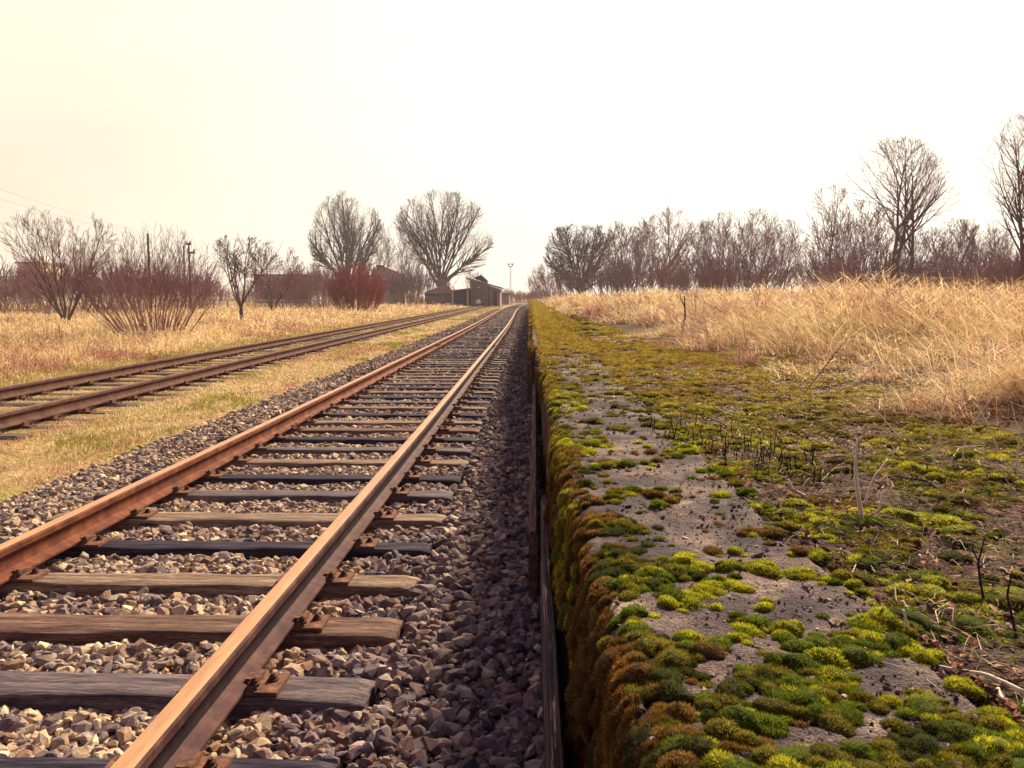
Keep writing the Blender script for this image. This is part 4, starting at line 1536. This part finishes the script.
for i, (x, yt, D, w) in enumerate([(560, 262, 120, .9), (600, 258, 110, 1.1), (640, 254, 100, 1.0), (680, 256, 90, 1.0), (712, 256, 80, 1.0), (745, 254, 75, 1.0), (832, 250, 66, .9), (862, 244, 60, 1.0), (915, 256, 58, 1.0),
                                  (955, 254, 55, 1), (992, 252, 52, 1), (1020, 252, 48, 1.1), (1050, 250, 50, 1.2)]):
    clone(pv, x, yt, D, None, rs.uniform(0, 6), label='purple bare bush in the undergrowth at the foot of the right tree line', cat='shrub', group='purple undergrowth of the right tree line', wide=w * 1.3)
# far hedge at the end of the line
for i, (x, yt, D) in enumerate([(512, 290, 210), (520, 291, 200), (528, 292, 190), (538, 290, 180), (548, 286, 160), (500, 288, 230)]):
    clone(pv, x, yt, D, None, rs.uniform(0, 6), label='small hazy bush at the far end of the tracks', cat='shrub', group='hazy bushes at the end of the line', wide=1.6)

# ------------------------------------------------------------------ buildings
def quad(b, pts, t=(0, 0, 0)):
    pass


def prism(b, poly, y0, y1, mi=0):
    """poly (x,z) extruded from y0 to y1"""
    n = len(poly)
    v = [(x, y0, z) for x, z in poly] + [(x, y1, z) for x, z in poly]
    sides = np.array([[i, (i + 1) % n, n + (i + 1) % n, n + i] for i in range(n)])
    b.add(v, [sides, np.array([list(range(n))[::-1]]), np.array([list(range(n, 2 * n))])], mi=mi)


def px(D, x): return (x - VX) * D / F
def pz(D, y): return CAMZ - (y - VY) * D / F


def part(name, m, root, fn):
    b = MB(); fn(b)
    o = b.build(name, m)
    o.parent = root
    L = root.location
    o.location = (-L[0], -L[1], -L[2])
    return o


D = 122.0
X_ = lambda x: px(D, x)
Z_ = lambda y: pz(D, y)
gz = -.1
# wooden shed with a single sloping roof
root = empty('wooden_shed', (X_(486), D, gz))
part('wall', M['shedwood'], root, lambda b: prism(b, [(X_(470.5), gz), (X_(500), gz), (X_(500), Z_(289)), (X_(470.5), Z_(280))], D, D + 7))
part('roof', M['shedroof'], root, lambda b: prism(b, [(X_(466.5), Z_(279.2)), (X_(502.5), Z_(289.2)), (X_(502.5), Z_(287.6)), (X_(466.5), Z_(277.6))], D - .5, D + 7.5))
part('door', M['darkopen'], root, lambda b: b.box(X_(493.5), X_(497), D - .08, D - .01, gz, Z_(291)))
part('board_strip', M['bark'], root, lambda b: b.box(X_(488.5), X_(489.2), D - .1, D - .01, gz, Z_(285.5)))
part('dormer', M['darkopen'], root, lambda b: prism(b, [(X_(474), Z_(279)), (X_(486), Z_(283)), (X_(486), Z_(280)), (X_(480), Z_(274.8)), (X_(473), Z_(277))], D + 3, D + 6))
tag(root, 'weathered wooden shed with a single sloping roof, tallest of the trackside sheds', 'shed')
# lean-to with dark opening, its inner shade painted as a solid front
root = empty('lean_to', (X_(462), D - 1, gz))
part('wall', M['darkopen'], root, lambda b: prism(b, [(X_(455), gz), (X_(469.5), gz), (X_(469.5), Z_(289.5)), (X_(455), Z_(291.8))], D - 3, D + 3))
part('roof', M['shedroof'], root, lambda b: prism(b, [(X_(453), Z_(291.8)), (X_(480.5), Z_(288.4)), (X_(480.5), Z_(287.2)), (X_(453), Z_(290.6))], D - 3.6, D - .6))
part('side_panel', M['shedwood'], root, lambda b: b.box(X_(471.5), X_(479.5), D - 1.2, D - .12, gz, Z_(289.2)))
for x in (455, 469.5):
    part('post', M['stick_pale'], root, lambda b, x=x: b.box(X_(x) - .09, X_(x) + .09, D - 3.3, D - 3.05, gz, Z_(290.5)))
tag(root, 'small lean-to with a dark shaded opening beside the wooden shed', 'shed')
# low shed
root = empty('low_shed', (X_(438), D + 2, gz))
part('wall', M['shedwood'], root, lambda b: b.box(X_(424), X_(452.5), D + 1, D + 7, gz, Z_(292.5)))
part('roof', M['rooftile'], root, lambda b: prism(b, [(X_(422), Z_(293.6)), (X_(454), Z_(293.2)), (X_(449), Z_(286)), (X_(443), Z_(285.8)), (X_(427), Z_(291.2))], D + .2, D + 7.5))
part('opening', M['darkopen'], root, lambda b: b.box(X_(424.5), X_(438), D + .9, D + .98, Z_(295.6), Z_(294)))
tag(root, 'low brown-roofed shed under the fan-shaped tree', 'shed')
# small box building beyond
root = empty('storage_hut', (X_(505), D + 40, gz))
D2 = D + 40
part('wall', M['shedwood'], root, lambda b: b.box(px(D2, 500.5), px(D2, 509), D2, D2 + 5, gz, pz(D2, 294.8)))
part('roof', M['darkopen'], root, lambda b: b.box(px(D2, 499.5), px(D2, 510), D2 - .4, D2 + 5.4, pz(D2, 294.7), pz(D2, 293.3)))
tag(root, 'tiny flat-roofed hut beyond the wooden shed', 'hut')
# gabled house
D3 = 135.0
x3 = lambda x: px(D3, x); z3 = lambda y: pz(D3, y)
root = empty('gabled_house', (x3(388), D3, 0))
part('wall', M['housewall'], root, lambda b: prism(b, [(x3(375), -.3), (x3(396), -.3), (x3(396), z3(272)), (x3(385), z3(267.6)), (x3(375), z3(272.5))], D3, D3 + 10))
def _roof(b):
    prism(b, [(x3(373), z3(273.6)), (x3(385), z3(268.2)), (x3(385), z3(266.8)), (x3(373), z3(272.2))], D3 - .5, D3 + 10.5)
    prism(b, [(x3(385), z3(268.2)), (x3(398), z3(273.6)), (x3(398), z3(272.2)), (x3(385), z3(266.8))], D3 - .5, D3 + 10.5)
rf = part('roof', M['rooftile'], root, _roof)
for x in (375.5, 379):
    c = part('chimney', M['brick'], root, lambda b, x=x: (b.box(x3(x) - .28, x3(x) + .28, D3 + 3, D3 + 3.6, z3(271), z3(265.5)), b.box(x3(x) - .34, x3(x) + .34, D3 + 2.94, D3 + 3.66, z3(265.5), z3(264.7))))
    c.parent = rf; c.location = (0, 0, 0)
w = part('window', M['white'], root, lambda b: b.box(x3(378), x3(381), D3 - .08, D3 - .01, z3(277.5), z3(274)))
p = part('pane', M['glass'], root, lambda b: b.box(x3(378.4), x3(380.6), D3 - .11, D3 - .085, z3(277.1), z3(274.4)))
p.parent = w; p.location = (0, 0, 0)
part('annex', M['plaster'], root, lambda b: b.box(x3(384), x3(409), D3 - 4, D3 - .1, -.3, z3(284.5)))
part('annex_roof', M['rooftile'], root, lambda b: prism(b, [(x3(383), z3(285)), (x3(410), z3(285)), (x3(407), z3(281.5)), (x3(386), z3(281.5))], D3 - 4.4, D3 - .05))
tag(root, 'small grey gabled house with two chimneys half hidden by bushes', 'house')
# long low building left
D4 = 170.0
x4 = lambda x: px(D4, x); z4 = lambda y: pz(D4, y)
root = empty('long_building', (x4(280), D4, 0))
part('wall', M['housewall'], root, lambda b: b.box(x4(254), x4(308), D4, D4 + 12, -.3, z4(276)))
part('roof', M['rooftile'], root, lambda b: b.box(x4(252.5), x4(309.5), D4 - .6, D4 + 12.6, z4(275.9), z4(274.4)))
for x in (262, 272, 282, 292, 302):
    part('window', M['glass'], root, lambda b, x=x: b.box(x4(x) - .6, x4(x) + .6, D4 - .06, D4 - .01, z4(286), z4(281)))
tag(root, 'long low flat-roofed building behind the small bare trees', 'building')
# greenish far tree block and pale low wall
root = empty('railing', (px(90, 258), 90, 0))
part('top_rail', M['plaster'], root, lambda b: b.box(px(90, 196), px(90, 322), 90, 90.25, pz(90, 300.9), pz(90, 299.7)))
for x in range(198, 322, 14):
    part('post', M['shedwood'], root, lambda b, x=x: b.box(px(90, x) - .07, px(90, x) + .07, 90.05, 90.2, -.4, pz(90, 301.4)))
tag(root, 'long thin pale railing crossing the field behind the small bare trees', 'railing')
D5 = 150.
root = empty('far_roofed_building', (px(D5, 27), D5, 0))
part('wall', M['plaster'], root, lambda b: b.box(px(D5, 16), px(D5, 38), D5, D5 + 8, -.3, pz(D5, 263.6)))
part('roof', M['rooftile'], root, lambda b: b.box(px(D5, 14), px(D5, 40), D5 - .5, D5 + 8.5, pz(D5, 263.5), pz(D5, 261.8)))
tag(root, 'pale building with a dark flat roof line showing through the far thicket', 'building')

# ------------------------------------------------------------------ poles, mast, wires, switch lever
def pole(x, yt, D, r, label, arms=()):
    root = empty('utility_pole', (px(D, x), D, -.2))
    part('pole', M['bark'], root, lambda b: b.tube([(px(D, x), D, -.3), (px(D, x), D, pz(D, yt))], [r * 1.2, r * .8], 8))
    for (xa, xb, y) in arms:
        part('crossarm', M['bark'], root, lambda b: b.box(px(D, xa), px(D, xb), D - .12, D + .0 - r * .9, pz(D, y) - .09, pz(D, y) + .09))
        for xx in (xa + .4, xb - .4):
            part('insulator', M['steel'], root, lambda b, xx=xx: b.tube([(px(D, xx), D - .15, pz(D, y) + .09), (px(D, xx), D - .15, pz(D, y) + .3)], [.07, .04], 6))
    tag(root, label, 'pole')


pole(148.4, 234, 70, .10, 'plain dark pole without crossarms rising out of the broad shrub')
pole(189.3, 243, 80, .10, 'dark utility pole with two short crossarms beside the broad shrub', [(187, 192, 244.5), (188.5, 195.5, 253)])
pole(184.0, 246, 84, .07, 'thin dark pole close to the pole with crossarms')
b = MB()
D = 185.
root = empty('light_mast', (px(D, 510.5), D, -.2))
def _mast(b):
    for dx in (-.16, .16):
        b.tube([(px(D, 510.5) + dx, D, -.3), (px(D, 510.5) + dx * .6, D, pz(D, 267))], [.06, .05], 6)
    for k in range(9):
        z = .4 + k * .78
        b.box(px(D, 510.5) - .15, px(D, 510.5) + .15, D - .03, D + .03, z, z + .06)
part('mast', M['steel'], root, _mast)
part('platform', M['steel'], root, lambda b: b.box(px(D, 508.3), px(D, 512.9), D - .5, D + .5, pz(D, 267.2), pz(D, 266.6)))
for x in (508.8, 512.4):
    part('floodlight', M['steel'], root, lambda b, x=x: (b.tube([(px(D, x), D, pz(D, 266.6)), (px(D, x), D, pz(D, 265))], .05, 5), b.box(px(D, x) - .25, px(D, x) + .25, D - .2, D + .2, pz(D, 265.2), pz(D, 264))))
tag(root, 'slim grey floodlight mast standing at the end of the tracks', 'mast')


def wire(pa, pb, sag, r, label):
    b = MB()
    t = np.linspace(0, 1, 30)[:, None]
    P = np.array(pa) * (1 - t) + np.array(pb) * t
    P[:, 2] -= sag * 4 * (t * (1 - t))[:, 0]
    b.tube(P, r, 4)
    tag(b.build('overhead_wire', M['steel']), label, 'wire', 'overhead wires')


D = 60.
wire((px(D, -60), D, pz(D, 168)), (px(80, 190), 80, pz(80, 244.5)), .35, .007, 'upper thin overhead wire sloping down towards the pole with crossarms')
wire((px(D, -60), D, pz(D, 180)), (px(80, 190.5), 80, pz(80, 244.5)), .45, .007, 'middle thin overhead wire sloping down towards the pole with crossarms')
wire((px(D, -60), D, pz(D, 208)), (px(80, 192), 80, pz(80, 253)), .45, .007, 'lowest thin overhead wire sloping down towards the pole with crossarms')

D = 100.
root = empty('switch_lever', (px(D, 478), D, -.1))
part('base', M['stick_dark'], root, lambda b: b.box(px(D, 475.5), px(D, 480.8), D - .25, D + .25, -.15, .02))
part('counterweight', M['white'], root, lambda b: b.tube([(px(D, 478.2), D - .12, pz(D, 301.9)), (px(D, 478.2), D - .06, pz(D, 301.9)), (px(D, 478.2), D + .06, pz(D, 301.9)), (px(D, 478.2), D + .12, pz(D, 301.9))], [.22, .27, .27, .22], 14))
part('lever', M['stick_dark'], root, lambda b: b.tube([(px(D, 478.2), D, .0), (px(D, 476.6), D, pz(D, 297.6))], [.03, .03], 6))
part('lever_weight', M['white'], root, lambda b: b.box(px(D, 478.8), px(D, 480.8), D - .1, D + .1, pz(D, 303.3), pz(D, 301.4)))
tag(root, 'track switch lever with a round white counterweight in front of the shed', 'switch lever')

for o in bpy.data.objects:
    if 'H' in o.keys():
        del o['H']

# ------------------------------------------------------------------ haze
HAZE = True
if HAZE:
    b = MB()
    b.box(-950, 950, -20, 1520, -3, 24)
    hm = bpy.data.materials.new('haze_air')
    hm.use_nodes = True
    nt = hm.node_tree
    nt.nodes.remove(nt.nodes['Principled BSDF'])
    pvn = nt.nodes.new('ShaderNodeVolumePrincipled')
    pvn.inputs['Density'].default_value = .0006
    pvn.inputs['Color'].default_value = (.97, .93, .95, 1)
    nt.links.new(pvn.outputs[0], nt.nodes['Material Output'].inputs['Volume'])
    tag(b.build('haze', hm), kind='stuff')

# ------------------------------------------------------------------ light
SUN_EL = math.radians(36)
SUN_AZ = math.radians(27)      # to the right of the track direction (+Y towards +X)
world = bpy.data.worlds.new('World')
scene.world = world
world.use_nodes = True
nt = world.node_tree
N = nt.nodes; L = nt.links
bg = N['Background']
sky = N.new('ShaderNodeTexSky')
sky.sky_type = 'NISHITA'
sky.sun_disc = False
sky.sun_elevation = SUN_EL
sky.sun_rotation = SUN_AZ
sky.air_density = 1.5; sky.dust_density = 6.0; sky.ozone_density = 1.0
bg.inputs['Strength'].default_value = .1
# cloud deck: a bright, slightly warm overcast veil mixed over the clear sky; thinner/whiter towards the sun side
tc = N.new('ShaderNodeTexCoord')
sep = N.new('ShaderNodeSeparateXYZ')
L.new(tc.outputs['Generated'], sep.inputs[0])
mr = N.new('ShaderNodeMapRange')
mr.inputs['From Min'].default_value = -.55; mr.inputs['From Max'].default_value = .12
mr.interpolation_type = 'SMOOTHSTEP'
L.new(sep.outputs['X'], mr.inputs['Value'])
mx = N.new('ShaderNodeMix'); mx.data_type = 'RGBA'
L.new(mr.outputs[0], mx.inputs['Factor'])
mx.inputs['A'].default_value = (5.45, 4.85, 3.75, 1)
mx.inputs['B'].default_value = (6.9, 6.55, 5.7, 1)
# unseen sky behind the camera made dark and bluish to deepen shaded sides, bright glow ahead where the sun stands
mrb = N.new('ShaderNodeMapRange')
mrb.inputs['From Min'].default_value = -.35; mrb.inputs['From Max'].default_value = .55
mrb.interpolation_type = 'SMOOTHSTEP'
L.new(sep.outputs['Y'], mrb.inputs['Value'])
mxb = N.new('ShaderNodeMix'); mxb.data_type = 'RGBA'
L.new(mrb.outputs[0], mxb.inputs['Factor'])
mxb.inputs['A'].default_value = (.5, .36, 1.05, 1)
L.new(mx.outputs['Result'], mxb.inputs['B'])
mx = mxb
# unseen sky overhead dimmed to cut fill light; the glow stays low ahead
mrz = N.new('ShaderNodeMapRange')
mrz.inputs['From Min'].default_value = .34; mrz.inputs['From Max'].default_value = .80
mrz.interpolation_type = 'SMOOTHSTEP'
L.new(sep.outputs['Z'], mrz.inputs['Value'])
mxz = N.new('ShaderNodeMix'); mxz.data_type = 'RGBA'
L.new(mrz.outputs[0], mxz.inputs['Factor'])
L.new(mx.outputs['Result'], mxz.inputs['A'])
mxz.inputs['B'].default_value = (1.25, 1.0, 1.75, 1)
mx = mxz
cn = N.new('ShaderNodeTexNoise'); cn.inputs['Scale'].default_value = 2.6; cn.inputs['Detail'].default_value = 5
cmp_ = N.new('ShaderNodeMapping'); cmp_.inputs['Scale'].default_value = (1, 1, 3.5)
L.new(tc.outputs['Generated'], cmp_.inputs['Vector']); L.new(cmp_.outputs[0], cn.inputs['Vector'])
cr = N.new('ShaderNodeMapRange'); cr.inputs['From Min'].default_value = .3; cr.inputs['From Max'].default_value = .7
cr.inputs['To Min'].default_value = .93; cr.inputs['To Max'].default_value = 1.07
L.new(cn.outputs['Fac'], cr.inputs['Value'])
vsc = N.new('ShaderNodeVectorMath'); vsc.operation = 'SCALE'
L.new(mx.outputs['Result'], vsc.inputs[0]); L.new(cr.outputs[0], vsc.inputs['Scale'])
mx2 = N.new('ShaderNodeMix'); mx2.data_type = 'RGBA'
mx2.inputs['Factor'].default_value = .92
L.new(sky.outputs[0], mx2.inputs['A']); L.new(vsc.outputs[0], mx2.inputs['B'])
L.new(mx2.outputs['Result'], bg.inputs['Color'])

sl = bpy.data.lights.new('sun', 'SUN')
sl.energy = 5.0
sl.angle = math.radians(12)
sl.color = (1, .85, .62)
so = bpy.data.objects.new('sun', sl)
COL.objects.link(so)
d = Vector((math.sin(SUN_AZ) * math.cos(SUN_EL), math.cos(SUN_AZ) * math.cos(SUN_EL), math.sin(SUN_EL)))
so.rotation_euler = (-d).to_track_quat('-Z', 'Y').to_euler()

vs = scene.view_settings
vs.view_transform = 'Standard'
vs.look = 'None'
vs.exposure = .98
vs.gamma = 1
scene.cycles.max_bounces = 5
scene.cycles.diffuse_bounces = 3
scene.cycles.volume_bounces = 1
